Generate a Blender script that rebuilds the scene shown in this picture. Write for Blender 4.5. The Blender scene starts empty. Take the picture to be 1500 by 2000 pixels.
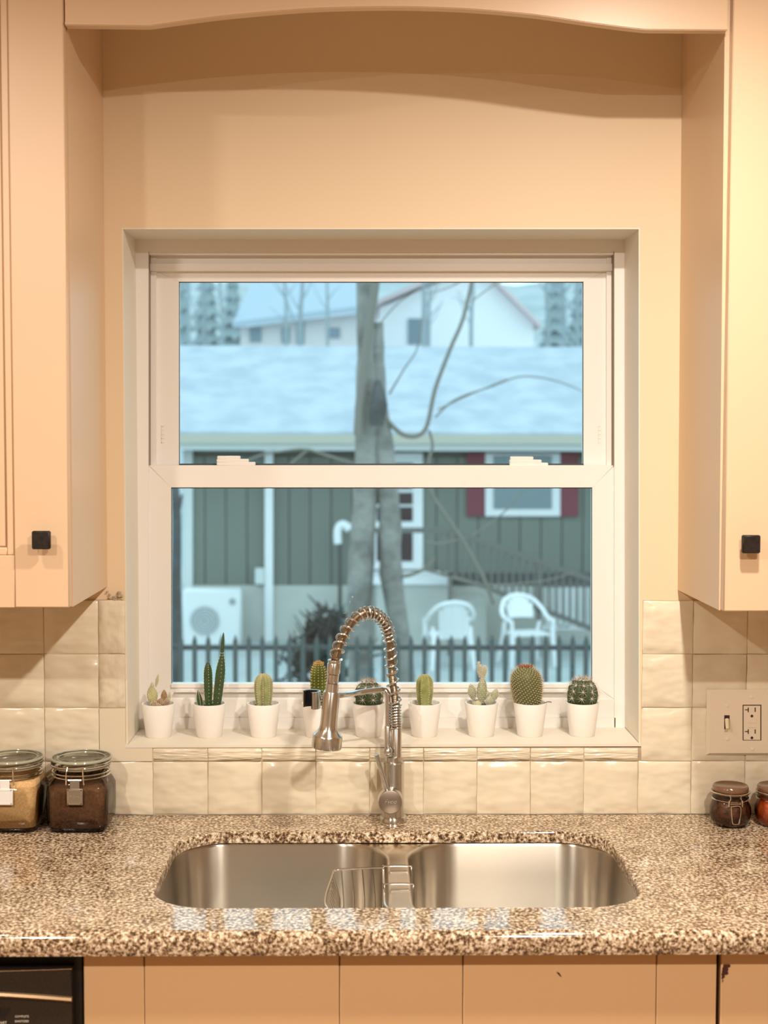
import bpy, bmesh, math, random
from mathutils import Vector, Matrix
random.seed(7)
S = bpy.context.scene
COL = S.collection
V = Vector
PI = math.pi

# ------------------------------------------------------------------ camera
F, DIST, ZC = 2680.0, 2.6, 1.63          # focal length in px of the 1500x2000 frame, distance to window wall, eye height
psi = math.atan(40 / F); th = math.atan(150 / F * math.cos(psi)); rol = math.radians(0.15)
fwd = V((math.sin(psi) * math.cos(th), math.cos(psi) * math.cos(th), -math.sin(th)))
_r = V((math.cos(psi), -math.sin(psi), 0)); _u = _r.cross(fwd)
rt = _r * math.cos(rol) + _u * math.sin(rol); up = _u * math.cos(rol) - _r * math.sin(rol)
CAM = V((0, -DIST, ZC))
cd = bpy.data.cameras.new('camera'); cam = bpy.data.objects.new('camera', cd); COL.objects.link(cam)
M = Matrix((rt, up, -fwd)).transposed().to_4x4(); M.translation = CAM
cam.matrix_world = M
cd.sensor_fit = 'VERTICAL'; cd.sensor_height = 36.0; cd.lens = 36.0 * F / 2000.0
cd.clip_start = 0.05; cd.clip_end = 600
cd.dof.use_dof = True; cd.dof.focus_distance = 2.56; cd.dof.aperture_fstop = cd.lens / 11.0
S.camera = cam

def ray(px, py): return fwd + rt * ((px - 750) / F) - up * ((py - 1000) / F)
def W(px, py, y=0.0):
    d = ray(px, py); return CAM + d * ((y - CAM.y) / d.y)
def G(px, py, z):
    d = ray(px, py); return CAM + d * ((z - CAM.z) / d.z)

# ------------------------------------------------------------------ sky, exposure
wd = bpy.data.worlds.new('overcast_sky'); S.world = wd; wd.use_nodes = True
bg = wd.node_tree.nodes['Background']; bg.inputs[0].default_value = (0.72, 0.88, 1.0, 1); bg.inputs[1].default_value = 2.0
S.view_settings.view_transform = 'Standard'; S.view_settings.look = 'None'
S.view_settings.exposure = 0.0; S.view_settings.gamma = 1.0; S.view_settings.use_curve_mapping = False
CEIL = 2.45
LAMPS = [(0.5, -1.05, 23.0), (-0.97, -1.05, 8.0), (0.5, -2.3, 44.0), (-0.97, -2.3, 35.0)]   # x, y, watts
LAMP_COL = (1.0, 0.90, 0.79)

# ------------------------------------------------------------------ materials
def mat(name, col=(.8, .8, .8), rough=.5, metal=0.0, spec=.5, coat=0.0, noise=None, bump=None, rnd=None, emit=None, aniso=0):
    """noise=(scale, amount, colour2) mottles the colour; bump=(scale, strength, dist, stretch) adds fine relief; rnd varies it by object"""
    m = bpy.data.materials.new(name); m.use_nodes = True
    nt = m.node_tree; b = nt.nodes['Principled BSDF']; L = nt.links.new
    b.inputs['Base Color'].default_value = (*col, 1); b.inputs['Roughness'].default_value = rough
    b.inputs['Metallic'].default_value = metal; b.inputs['Specular IOR Level'].default_value = spec
    b.inputs['Coat Weight'].default_value = coat; b.inputs['Anisotropic'].default_value = aniso
    tc = nt.nodes.new('ShaderNodeTexCoord'); cs = None
    def own(n):
        if not rnd: return
        q = nt.nodes.new('ShaderNodeObjectInfo'); k = nt.nodes.new('ShaderNodeMath'); k.operation = 'MULTIPLY'; k.inputs[1].default_value = 90
        n.noise_dimensions = '4D'; L(q.outputs['Random'], k.inputs[0]); L(k.outputs[0], n.inputs['W'])
    if noise:
        n = nt.nodes.new('ShaderNodeTexNoise'); n.inputs['Scale'].default_value = noise[0]; n.inputs['Detail'].default_value = 5
        L(tc.outputs['Object'], n.inputs['Vector']); own(n)
        mx = nt.nodes.new('ShaderNodeMix'); mx.data_type = 'RGBA'
        mr = nt.nodes.new('ShaderNodeMapRange'); mr.inputs[1].default_value = .35; mr.inputs[2].default_value = .65
        mr.inputs[4].default_value = noise[1]; L(n.outputs['Fac'], mr.inputs[0]); L(mr.outputs[0], mx.inputs[0])
        mx.inputs[6].default_value = (*col, 1); mx.inputs[7].default_value = (*noise[2], 1); cs = mx.outputs[2]
    if rnd:
        oi = nt.nodes.new('ShaderNodeObjectInfo'); hs = nt.nodes.new('ShaderNodeHueSaturation')
        mr = nt.nodes.new('ShaderNodeMapRange'); mr.inputs[3].default_value = 1 - rnd; mr.inputs[4].default_value = 1 + rnd
        L(oi.outputs['Random'], mr.inputs[0]); L(mr.outputs[0], hs.inputs['Value'])
        if cs: L(cs, hs.inputs['Color'])
        else: hs.inputs['Color'].default_value = (*col, 1)
        cs = hs.outputs[0]
    if cs: L(cs, b.inputs['Base Color'])
    if bump:
        n = nt.nodes.new('ShaderNodeTexNoise'); n.inputs['Scale'].default_value = bump[0]; n.inputs['Detail'].default_value = bump[4] if len(bump) > 4 else 3
        mp = nt.nodes.new('ShaderNodeMapping')
        if len(bump) > 3: mp.inputs['Scale'].default_value = bump[3]
        L(tc.outputs['Object'], mp.inputs[0]); L(mp.outputs[0], n.inputs['Vector']); own(n)
        bp = nt.nodes.new('ShaderNodeBump'); bp.inputs['Strength'].default_value = bump[1]; bp.inputs['Distance'].default_value = bump[2]
        L(n.outputs['Fac'], bp.inputs['Height']); L(bp.outputs[0], b.inputs['Normal'])
    if aniso:
        tg = nt.nodes.new('ShaderNodeCombineXYZ'); tg.inputs[0].default_value = .04; tg.inputs[2].default_value = 1; L(tg.outputs[0], b.inputs['Tangent'])
    if emit:
        b.inputs['Emission Color'].default_value = (*emit[0], 1); b.inputs['Emission Strength'].default_value = emit[1]
    return m

def glass_mat(name, tint, ior=1.45, edge=None):
    m = bpy.data.materials.new(name); m.use_nodes = True; nt = m.node_tree; nt.nodes.clear(); L = nt.links.new
    o = nt.nodes.new('ShaderNodeOutputMaterial'); mx = nt.nodes.new('ShaderNodeMixShader')
    t = nt.nodes.new('ShaderNodeBsdfTransparent'); g = nt.nodes.new('ShaderNodeBsdfGlossy'); g.inputs['Roughness'].default_value = 0.02
    fr = nt.nodes.new('ShaderNodeFresnel'); fr.inputs['IOR'].default_value = ior
    t.inputs[0].default_value = (*tint, 1)
    if edge:                                     # thicker glass path towards the rim of a curved wall
        lw = nt.nodes.new('ShaderNodeLayerWeight'); lw.inputs[0].default_value = 0.35
        c = nt.nodes.new('ShaderNodeMix'); c.data_type = 'RGBA'; c.inputs[6].default_value = (*tint, 1); c.inputs[7].default_value = (*edge, 1)
        L(lw.outputs['Facing'], c.inputs[0]); L(c.outputs[2], t.inputs[0])
    L(fr.outputs[0], mx.inputs[0]); L(t.outputs[0], mx.inputs[1]); L(g.outputs[0], mx.inputs[2]); L(mx.outputs[0], o.inputs[0])
    return m

def rim_lines():
    m = mat('rim_refraction_lines', (.66, .67, .53), .08, spec=.8); m.node_tree.nodes['Principled BSDF'].inputs['Alpha'].default_value = .55; return m  # pale see-through colour imitating refraction along a glass edge

def granite_mat():
    m = bpy.data.materials.new('speckled_granite'); m.use_nodes = True; nt = m.node_tree; L = nt.links.new
    b = nt.nodes['Principled BSDF']; tc = nt.nodes.new('ShaderNodeTexCoord')
    def nz(scale, det, rgh):
        n = nt.nodes.new('ShaderNodeTexNoise'); n.inputs['Scale'].default_value = scale; n.inputs['Detail'].default_value = det
        n.inputs['Roughness'].default_value = rgh; L(tc.outputs['Object'], n.inputs['Vector']); return n
    a = nz(185, 3, .62); r = nt.nodes.new('ShaderNodeValToRGB'); cr = r.color_ramp
    cr.elements[0].position = .36; cr.elements[0].color = (.045, .028, .018, 1)
    cr.elements[1].position = .66; cr.elements[1].color = (.90, .80, .65, 1)
    for p, c in ((.43, (.16, .095, .055, 1)), (.49, (.36, .245, .14, 1)), (.55, (.56, .43, .29, 1))):
        e = cr.elements.new(p); e.color = c
    L(a.outputs['Fac'], r.inputs[0])
    big = nz(22, 2, .5); mr = nt.nodes.new('ShaderNodeMapRange'); mr.inputs[1].default_value = .3; mr.inputs[2].default_value = .7
    mr.inputs[3].default_value = -.03; mr.inputs[4].default_value = .03; L(big.outputs['Fac'], mr.inputs[0])
    ad = nt.nodes.new('ShaderNodeMath'); L(a.outputs['Fac'], ad.inputs[0]); L(mr.outputs[0], ad.inputs[1]); L(ad.outputs[0], r.inputs[0])
    L(r.outputs[0], b.inputs['Base Color'])
    b.inputs['Roughness'].default_value = .09; b.inputs['Specular IOR Level'].default_value = .6
    return m

def shingle_mat():
    m = mat('asphalt_shingle', (.50, .55, .60), .85, noise=(2.2, .8, (.36, .41, .47)))
    nt = m.node_tree; w = nt.nodes.new('ShaderNodeTexWave'); w.wave_type = 'BANDS'; w.bands_direction = 'Y'
    w.inputs['Scale'].default_value = 2.4; w.inputs['Distortion'].default_value = .6
    tc = nt.nodes.new('ShaderNodeTexCoord'); nt.links.new(tc.outputs['Object'], w.inputs['Vector'])
    bp = nt.nodes.new('ShaderNodeBump'); bp.inputs['Distance'].default_value = .03; bp.inputs['Strength'].default_value = .6
    nt.links.new(w.outputs['Fac'], bp.inputs['Height']); nt.links.new(bp.outputs[0], nt.nodes['Principled BSDF'].inputs['Normal'])
    return m

MAT = dict(
    wall=mat('cream_wall_paint', (.81, .645, .435), .55, noise=(6, .15, (.78, .615, .405)), bump=(140, .15, .001)),
    cabinet=mat('peach_cabinet_paint', (.735, .53, .345), .36, noise=(9, .12, (.705, .505, .32)), bump=(220, .08, .0006)),
    lower=mat('tan_cabinet_paint', (.60, .385, .205), .42, noise=(9, .15, (.56, .36, .185)), bump=(220, .10, .0006)),
    chip=mat('bare_dark_wood', (.06, .012, .008), .6),
    gap=mat('dark_gap', (.02, .013, .01), .8),
    rearwall=mat('deep_tan_paint', (.40, .27, .16), .6), reflectdoor=mat('dark_reflection_door', (.045, .025, .015), .35),  # deep tones out of view, chosen to darken reflections in the metal
    seam=mat('seam_shadow_line', (.30, .25, .19), .8),
    ceiling=mat('ceiling_paint', (.78, .74, .67), .7, bump=(90, .1, .001)),
    floor=mat('oak_floor', (.40, .26, .15), .4, noise=(12, .5, (.30, .18, .09))),
    trim=mat('white_vinyl', (.88, .855, .815), .32),
    jamb=mat('jamb_paint', (.82, .76, .64), .45, noise=(14, .2, (.78, .71, .58)), bump=(100, .12, .001)),
    gasket=mat('black_gasket', (.05, .06, .06), .6),
    seal=mat('dark_weatherstrip', (.06, .07, .07), .9),
    grout=mat('sandy_grout', (.62, .52, .37), .9, noise=(18, .8, (.36, .27, .17))),
    tile=mat('zellige_glaze', (.80, .725, .565), .20, spec=.5, noise=(3, .6, (.74, .645, .475)), bump=(2.2, .55, .010, (1, 1, 1.9), 1), rnd=.04),
    granite=granite_mat(),
    steel=mat('brushed_steel', (.62, .575, .50), .30, 1.0, bump=(60, .04, .001, (1, 1, 40)), aniso=.9),
    nickel=mat('brushed_nickel', (.60, .585, .545), .27, 1.0, bump=(90, .03, .0006, (1, 1, .1)), aniso=.75),
    hose=mat('ribbed_hose_metal', (.33, .255, .175), .34, 1.0),
    cap=mat('satin_cap', (.40, .34, .29), .42, 1.0),
    wire=mat('chrome_wire', (.80, .76, .70), .16, 1.0),
    black=mat('black_plastic', (.008, .008, .009), .30),
    dwpanel=mat('black_gloss_panel', (.016, .012, .010), .22, noise=(300, .5, (.03, .022, .015))),
    dwlip=mat('bronze_lip', (.30, .19, .10), .35, .6),
    print=mat('pale_print', (.62, .56, .48), .6),
    knob=mat('oil_rubbed_bronze', (.014, .010, .008), .45, .3, noise=(160, .6, (.035, .025, .02))),
    pot=mat('white_ceramic', (.90, .87, .82), .35, bump=(40, .05, .001)),
    soil=mat('potting_soil', (.07, .05, .035), .95, noise=(220, .7, (.16, .13, .10))),
    glass=glass_mat('window_glass', (.885, .98, .975), 1.42),
    jar=glass_mat('jar_glass', (.95, .96, .92), 1.55, (.62, .64, .53)),
    jarthick=glass_mat('jar_lid_glass', (.93, .94, .87), 1.7, (.70, .72, .60)),
    rimlines=rim_lines(),
    rubber=mat('jar_seal_rubber', (.30, .24, .15), .6),
    tag=mat('pewter_tag', (.36, .31, .25), .38, .7), tagwhite=mat('white_tag', (.82, .82, .80), .4),
    oats=mat('tan_grain', (.62, .37, .16), .9, noise=(260, .8, (.78, .53, .28)), bump=(300, .4, .002)),
    coffee=mat('dark_coffee_powder', (.19, .078, .030), .85, noise=(240, .8, (.095, .036, .014)), bump=(300, .5, .002)),
    chili=mat('dark_chili_flakes', (.060, .022, .010), .55, noise=(130, .9, (.22, .06, .02)), bump=(160, .6, .003)),
    pepper=mat('red_pepper_preserve', (.42, .035, .010), .35, noise=(55, .9, (.80, .20, .03))),
    amberlid=mat('brown_jar_lid', (.17, .085, .045), .14, coat=.5),
    ivory=mat('ivory_plate', (.80, .70, .55), .30), toggle=mat('ivory_toggle', (.80, .72, .48), .3),
    screw=mat('painted_screw', (.82, .74, .60), .3), slot=mat('dark_slot', (.04, .015, .008), .7),
    lens=mat('lamp_lens', (.9, .9, .9), .4, emit=((1, .85, .62), 3.0)),
    # plants
    c_yel=mat('yellow_pad', (.46, .44, .19), .6, noise=(160, .7, (.60, .56, .30))), c_brn=mat('brown_pad', (.20, .10, .04), .7, noise=(200, .7, (.40, .27, .12))),
    c_drk=mat('deep_green_stem', (.035, .075, .028), .45, noise=(220, .5, (.09, .14, .05))), c_pale=mat('pale_green_stem', (.30, .34, .14), .5, noise=(90, .7, (.48, .46, .24))),
    c_lime=mat('lime_green_stem', (.24, .28, .085), .45, noise=(80, .8, (.46, .47, .20))), c_gold=mat('olive_green_stem', (.12, .16, .03), .5),
    c_ball=mat('ball_green', (.045, .066, .028), .45, noise=(90, .5, (.085, .115, .05))), c_grey=mat('grey_green_pad', (.27, .30, .17), .6, noise=(240, .8, (.46, .47, .32))),
    c_barrel=mat('barrel_green', (.10, .115, .04), .55), s_white=mat('white_spine', (.80, .76, .66), .5), s_gold=mat('golden_spine', (.70, .50, .18), .5),
    s_rust=mat('rusty_spine', (.36, .22, .14), .6), s_straw=mat('straw_areole', (.60, .50, .26), .6),
    s_tan=mat('tan_spine', (.62, .50, .34), .5), s_red=mat('reddish_crown', (.33, .06, .03), .7), s_orange=mat('orange_wool', (.58, .36, .12), .8), s_brown=mat('brown_twig', (.16, .09, .05), .8),
    # garden
    lawn=mat('winter_ground', (.46, .50, .50), .95, noise=(1.2, .6, (.36, .40, .37))), hill=mat('hazed_winter_brush', (.46, .50, .52), 1, noise=(.35, .8, (.30, .36, .36))),  # hill colour washed out to carry the distance haze
    siding=mat('sage_siding', (.195, .215, .185), .8, noise=(2, .3, (.165, .185, .155)), rnd=.05), backing=mat('siding_backing', (.135, .155, .135), .9),
    hwhite=mat('white_house_paint', (.82, .82, .82), .6), cream=mat('beige_fascia', (.50, .47, .38), .7), gutter=mat('pale_gutter', (.66, .68, .66), .5), soffit=mat('dark_soffit', (.10, .10, .10), .9),
    shingle=shingle_mat(), maroon=mat('maroon_shutter', (.20, .045, .065), .6), hglass=mat('neighbour_pane', (.20, .26, .28), .12), hdark=mat('dark_pane', (.05, .035, .04), .2),
    concrete=mat('pale_block', (.55, .55, .50), .9, noise=(3, .5, (.46, .46, .42))), deck=mat('weathered_rail', (.165, .16, .145), .85), plastic=mat('white_resin', (.86, .86, .86), .4),
    ac=mat('white_enamel', (.80, .81, .80), .4), grille=mat('grey_grille', (.34, .36, .37), .6), fence=mat('dark_picket', (.085, .095, .09), .7),
    bark=mat('grey_bark', (.17, .16, .14), .95, noise=(5, .9, (.34, .33, .30)), bump=(14, .8, .04)), darkbark=mat('dark_bark', (.075, .075, .075), .95, noise=(8, .6, (.14, .14, .14))),
    twig=mat('bare_twig', (.22, .20, .17), .95), fartree=mat('hazed_far_bark', (.33, .37, .39), 1), shrub=mat('dark_shrub_twig', (.055, .055, .050), .95),  # far bark kept pale: distance haze is put into its colour
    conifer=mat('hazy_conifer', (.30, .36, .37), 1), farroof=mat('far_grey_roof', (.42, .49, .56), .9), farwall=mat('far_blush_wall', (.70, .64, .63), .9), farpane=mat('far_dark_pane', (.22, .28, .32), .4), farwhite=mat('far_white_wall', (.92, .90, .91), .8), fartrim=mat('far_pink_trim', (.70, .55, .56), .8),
)

# ------------------------------------------------------------------ mesh builder
class MB:
    def __init__(s): s.v = []; s.f = []; s.smooth = []
    def add(s, vs, fs, smooth=False):
        o = len(s.v); s.v += [tuple(v) for v in vs]; s.f += [tuple(i + o for i in f) for f in fs]; s.smooth += [smooth] * len(fs); return s
    def hexa(s, c):                       # 8 corners: 0-3 front (ccw seen from front), 4-7 back
        return s.add(c, [(0, 1, 2, 3), (5, 4, 7, 6), (1, 0, 4, 5), (2, 1, 5, 6), (3, 2, 6, 7), (0, 3, 7, 4)])
    def box(s, x0, x1, y0, y1, z0, z1):
        return s.hexa([(x0, y0, z0), (x1, y0, z0), (x1, y0, z1), (x0, y0, z1), (x0, y1, z0), (x1, y1, z0), (x1, y1, z1), (x0, y1, z1)])
    def cbox(s, x0, x1, y0, y1, z0, z1, c=.002):      # chamfered box
        cx, cy, cz = (x0 + x1) / 2, (y0 + y1) / 2, (z0 + z1) / 2; hx, hy, hz = (x1 - x0) / 2, (y1 - y0) / 2, (z1 - z0) / 2
        c = min(c, hx * .49, hy * .49, hz * .49); bm = bmesh.new()
        for sx in (-1, 1):
            for sy in (-1, 1):
                for sz in (-1, 1):
                    for k in range(3):
                        d = [hx, hy, hz]
                        for j in range(3):
                            if j != k: d[j] -= c
                        bm.verts.new((cx + sx * d[0], cy + sy * d[1], cz + sz * d[2]))
        bmesh.ops.convex_hull(bm, input=bm.verts); bmesh.ops.dissolve_limit(bm, angle_limit=.01, verts=bm.verts, edges=bm.edges)
        bm.verts.index_update(); s.add([v.co[:] for v in bm.verts], [[v.index for v in f.verts] for f in bm.faces]); bm.free(); return s
    def pbox(s, x0, y0, x1, y1, Y, t):    # a bar whose front face covers a pixel rectangle on the plane y=Y, t metres thick
        a = [W(x0, y1, Y), W(x1, y1, Y), W(x1, y0, Y), W(x0, y0, Y)]
        return s.hexa(a + [p + V((0, t, 0)) for p in a])
    def pquad(s, pts, Y, t):
        a = [W(x, y, Y) for x, y in pts]; return s.hexa(a + [p + V((0, t, 0)) for p in a])
    def prism(s, pts, d, caps=True):      # polygon pts extruded by vector d
        n = len(pts); pts = [V(p) for p in pts]; d = V(d); vs = pts + [p + d for p in pts]
        fs = [(i, (i + 1) % n, (i + 1) % n + n, i + n) for i in range(n)]
        if caps: fs += [tuple(range(n))[::-1], tuple(range(n, 2 * n))]
        return s.add(vs, fs)
    def loft(s, rings, close=True, capa=False, capb=False, smooth=True):
        n = len(rings[0]); vs = [p for r in rings for p in r]; fs = []
        for k in range(len(rings) - 1):
            for i in range(n if close else n - 1):
                j = (i + 1) % n; fs.append((k * n + i, k * n + j, (k + 1) * n + j, (k + 1) * n + i))
        if capa: fs.append(tuple(range(n))[::-1])
        if capb: fs.append(tuple(range((len(rings) - 1) * n, len(rings) * n)))
        return s.add(vs, fs, smooth)
    def lathe(s, prof, n=32, c=(0, 0, 0), axis='z', smooth=True, capa=True, capb=True):
        rings = []
        for r, h in prof:
            ring = []
            for i in range(n):
                a = 2 * PI * i / n; x, y = r * math.cos(a), r * math.sin(a)
                p = V((x, y, h)) if axis == 'z' else (V((x, -h, y)) if axis == '-y' else V((h, x, y)))
                ring.append(p + V(c))
            rings.append(ring)
        return s.loft(rings, True, capa, capb, smooth)
    def tube(s, path, r, n=8, closed=False, caps=True, smooth=True):
        P = [V(p) for p in path]; m = len(P); R = r if isinstance(r, (list, tuple)) else [r] * m
        T = []
        for i in range(m):
            a = P[(i - 1) % m] if (closed or i > 0) else P[i]; b = P[(i + 1) % m] if (closed or i < m - 1) else P[i]
            T.append((b - a).normalized())
        ref = V((0, 0, 1)) if abs(T[0].z) < .9 else V((1, 0, 0)); N = (ref - T[0] * ref.dot(T[0])).normalized(); rings = []
        for i in range(m):
            N = (N - T[i] * N.dot(T[i])).normalized(); B = T[i].cross(N)
            rings.append([P[i] + (N * math.cos(2 * PI * k / n) + B * math.sin(2 * PI * k / n)) * R[i] for k in range(n)])
        if closed: rings.append(rings[0])
        return s.loft(rings, True, caps and not closed, caps and not closed, smooth)
    def cone(s, a, b, r):                 # a spine: three-sided needle
        a, b = V(a), V(b); d = (b - a).normalized(); ref = V((0, 0, 1)) if abs(d.z) < .9 else V((1, 0, 0))
        n = d.cross(ref).normalized(); m = d.cross(n)
        ring = [a + (n * math.cos(t) + m * math.sin(t)) * r for t in (0, 2.094, 4.189)]
        return s.add(ring + [b], [(0, 1, 3), (1, 2, 3), (2, 0, 3)])
    def ball(s, c, r, n=10, sc=(1, 1, 1)):
        m = max(4, n // 2); rings = []
        for k in range(m + 1):
            t = PI * k / m; rr = max(math.sin(t), .02)
            rings.append([V(c) + V((r * sc[0] * rr * math.cos(2 * PI * i / n), r * sc[1] * rr * math.sin(2 * PI * i / n), -r * sc[2] * math.cos(t))) for i in range(n)])
        return s.loft(rings, True, True, True)
    def mesh(s, name, m):
        me = bpy.data.meshes.new(name); me.from_pydata(s.v, [], s.f); me.polygons.foreach_set('use_smooth', s.smooth)
        bm = bmesh.new(); bm.from_mesh(me); bmesh.ops.recalc_face_normals(bm, faces=bm.faces); bm.to_mesh(me); bm.free()
        me.set_sharp_from_angle(angle=math.radians(42)); me.materials.append(MAT[m] if isinstance(m, str) else m); return me
    def build(s, name, m, parent=None, label=None):
        o = bpy.data.objects.new(name, s.mesh(name, m)); COL.objects.link(o)
        if parent: attach(o, parent)
        if label: o['label'] = label
        return o

def attach(o, parent):
    o.parent = parent; o.matrix_parent_inverse = world_of(parent).inverted()
def world_of(o):
    m = Matrix.LocRotScale(o.location, o.rotation_euler, o.scale)
    return (world_of(o.parent) @ o.matrix_parent_inverse @ m) if o.parent else m
def thing(name, label, cat, loc=(0, 0, 0), group=None):
    o = bpy.data.objects.new(name, None); COL.objects.link(o); o.location = loc; o.empty_display_size = .05
    return tag(o, label, cat, group)
def tag(o, label, cat, group=None):
    o['label'] = label; o['category'] = cat
    if group: o['group'] = group
    return o
def struct(o, label=None):
    o['kind'] = 'structure'
    if label: o['label'] = label
    return o
def text_mesh(txt, size, m, name, parent, origin, right=(1, 0, 0), upv=(0, 0, 1), depth=.0003, shear=0.0, align='LEFT'):
    cu = bpy.data.curves.new(name, 'FONT'); cu.body = txt; cu.size = size; cu.extrude = depth; cu.shear = shear; cu.align_x = align; cu.align_y = 'CENTER'; cu.resolution_u = 2
    tmp = bpy.data.objects.new(name, cu); COL.objects.link(tmp); dg = bpy.context.evaluated_depsgraph_get()
    me = bpy.data.meshes.new_from_object(tmp.evaluated_get(dg)); bpy.data.objects.remove(tmp)
    r, u = V(right), V(upv); n = r.cross(u); me.transform(Matrix((r, u, n)).transposed().to_4x4()); me.transform(Matrix.Translation(V(origin)))
    me.materials.clear(); me.materials.append(MAT[m]); o = bpy.data.objects.new(name, me); COL.objects.link(o); attach(o, parent); return o
def crom(pts, k=8):                       # Catmull-Rom through the points
    P = [V(p) for p in pts]; out = []
    for i in range(len(P) - 1):
        a, b, c, d = P[max(i - 1, 0)], P[i], P[i + 1], P[min(i + 2, len(P) - 1)]
        for j in range(k):
            t = j / k; out.append(.5 * ((2 * b) + (c - a) * t + (2 * a - 5 * b + 4 * c - d) * t * t + (3 * b - a - 3 * c + d) * t ** 3))
    return out + [P[-1]]
def rrect(x0, x1, y0, y1, r, z, n=8, off=0.0):   # rounded rectangle loop
    out = []; r0 = r; r = r + off; x0 -= off; x1 += off; y0 -= off; y1 += off
    for cx, cy, a0 in ((x1 - r, y1 - r, 0), (x0 + r, y1 - r, 90), (x0 + r, y0 + r, 180), (x1 - r, y0 + r, 270)):
        for k in range(n + 1):
            a = math.radians(a0 + 90 * k / n); out.append(V((cx + r * math.cos(a), cy + r * math.sin(a), z)))
    return out
def fill_loops(mb, loops):                # flat face bounded by an outer loop with holes
    bm = bmesh.new(); es = []
    for lp in loops:
        vs = [bm.verts.new(p) for p in lp]; es += [bm.edges.new((vs[i], vs[(i + 1) % len(vs)])) for i in range(len(vs))]
    bmesh.ops.triangle_fill(bm, use_beauty=True, edges=es); bm.verts.index_update()
    mb.add([v.co[:] for v in bm.verts], [[v.index for v in f.verts] for f in bm.faces]); bm.free()

# ================================================================== ROOM SHELL
RX0, RX1, RY0 = -2.6, 2.3, -4.0
NB = [W(247, 1455), W(1250, 1452), W(1250, 445), W(238, 445)]            # window recess corners on the wall plane
NI = [V((p.x, .21, p.z)) for p in NB]
mb = MB(); o4 = [V((RX0, 0, 0)), V((RX1, 0, 0)), V((RX1, 0, CEIL)), V((RX0, 0, CEIL))]
for i in range(4):
    j = (i + 1) % 4
    mb.add([o4[i], o4[j], NB[j], NB[i]], [(0, 1, 2, 3)])
    mb.add([NB[i], NB[j], NI[j], NI[i]], [(0, 1, 2, 3)])
    mb.add([o4[i] + V((0, .21, 0)), o4[j] + V((0, .21, 0)), NI[j], NI[i]], [(0, 1, 2, 3)])
wall = struct(mb.build('wall_back', 'wall'), 'cream painted kitchen wall around the window recess')
mb = MB(); mb.box(RX0, RX1, RY0, .21, -.1, 0); struct(mb.build('floor', 'floor'))
mb = MB(); mb.box(RX0, RX1, RY0, .21, CEIL, CEIL + .1); struct(mb.build('ceiling', 'ceiling'))
for nm, a in (('wall_left', (RX0 - .1, RX0, RY0, .21, -.1, CEIL + .1)), ('wall_right', (RX1, RX1 + .1, RY0, .21, -.1, CEIL + .1)), ('wall_rear', (RX0 - .1, RX1 + .1, RY0 - .1, RY0, -.1, CEIL + .1))):
    mb = MB(); mb.box(*a); struct(mb.build(nm, 'rearwall' if nm != 'wall_left' else 'wall'))
mb = MB(); mb.cbox(-1.9, -1.0, RY0, RY0 + .04, 0, 2.05, .004); dr = struct(mb.build('reflection_door', 'reflectdoor'), 'unseen dark door added in the rear wall for streaks in metal reflections')  # unseen door, added so the faucet metal reflects dark streaks
mb = MB(); mb.ball((-1.08, RY0 + .07, 1.0), .03, 14); mb.build('reflection_door_knob', 'wire', dr)
# painted lining of the window recess
mb = MB()
for i in range(4):
    j = (i + 1) % 4; mid = sum(NB, V()) / 4
    a, b = NB[i], NB[j]; ai, bi = NI[i], NI[j]
    inn = [p + (V((mid.x, p.y, mid.z)) - p).normalized() * .0035 for p in (a, b, bi, ai)]
    if i: mb.add(inn, [(0, 1, 2, 3)]); mb.add([a, b, inn[1], inn[0]], [(0, 1, 2, 3)])
struct(mb.build('trim_1', 'jamb'), 'cream plaster lining of the window recess')
zs = NB[0].z
zs1 = NB[1].z; zat = lambda x: zs + (zs1 - zs) * (x - NB[0].x) / (NB[1].x - NB[0].x)
mb = MB(); xa_, xb_ = NB[0].x - .001, NB[1].x + .001; y0_, y1_ = -.0072, .19
mb.hexa([(xa_, y0_, zs - .004), (xb_, y0_, zs1 - .004), (xb_, y0_, zs1 + .001), (xa_, y0_, zs + .001), (xa_, y1_, zs - .004), (xb_, y1_, zs1 - .004), (xb_, y1_, zs1 + .001), (xa_, y1_, zs + .001)])
struct(mb.build('trim_2', 'jamb'), 'cream window sill board under the cactus pots')

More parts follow.
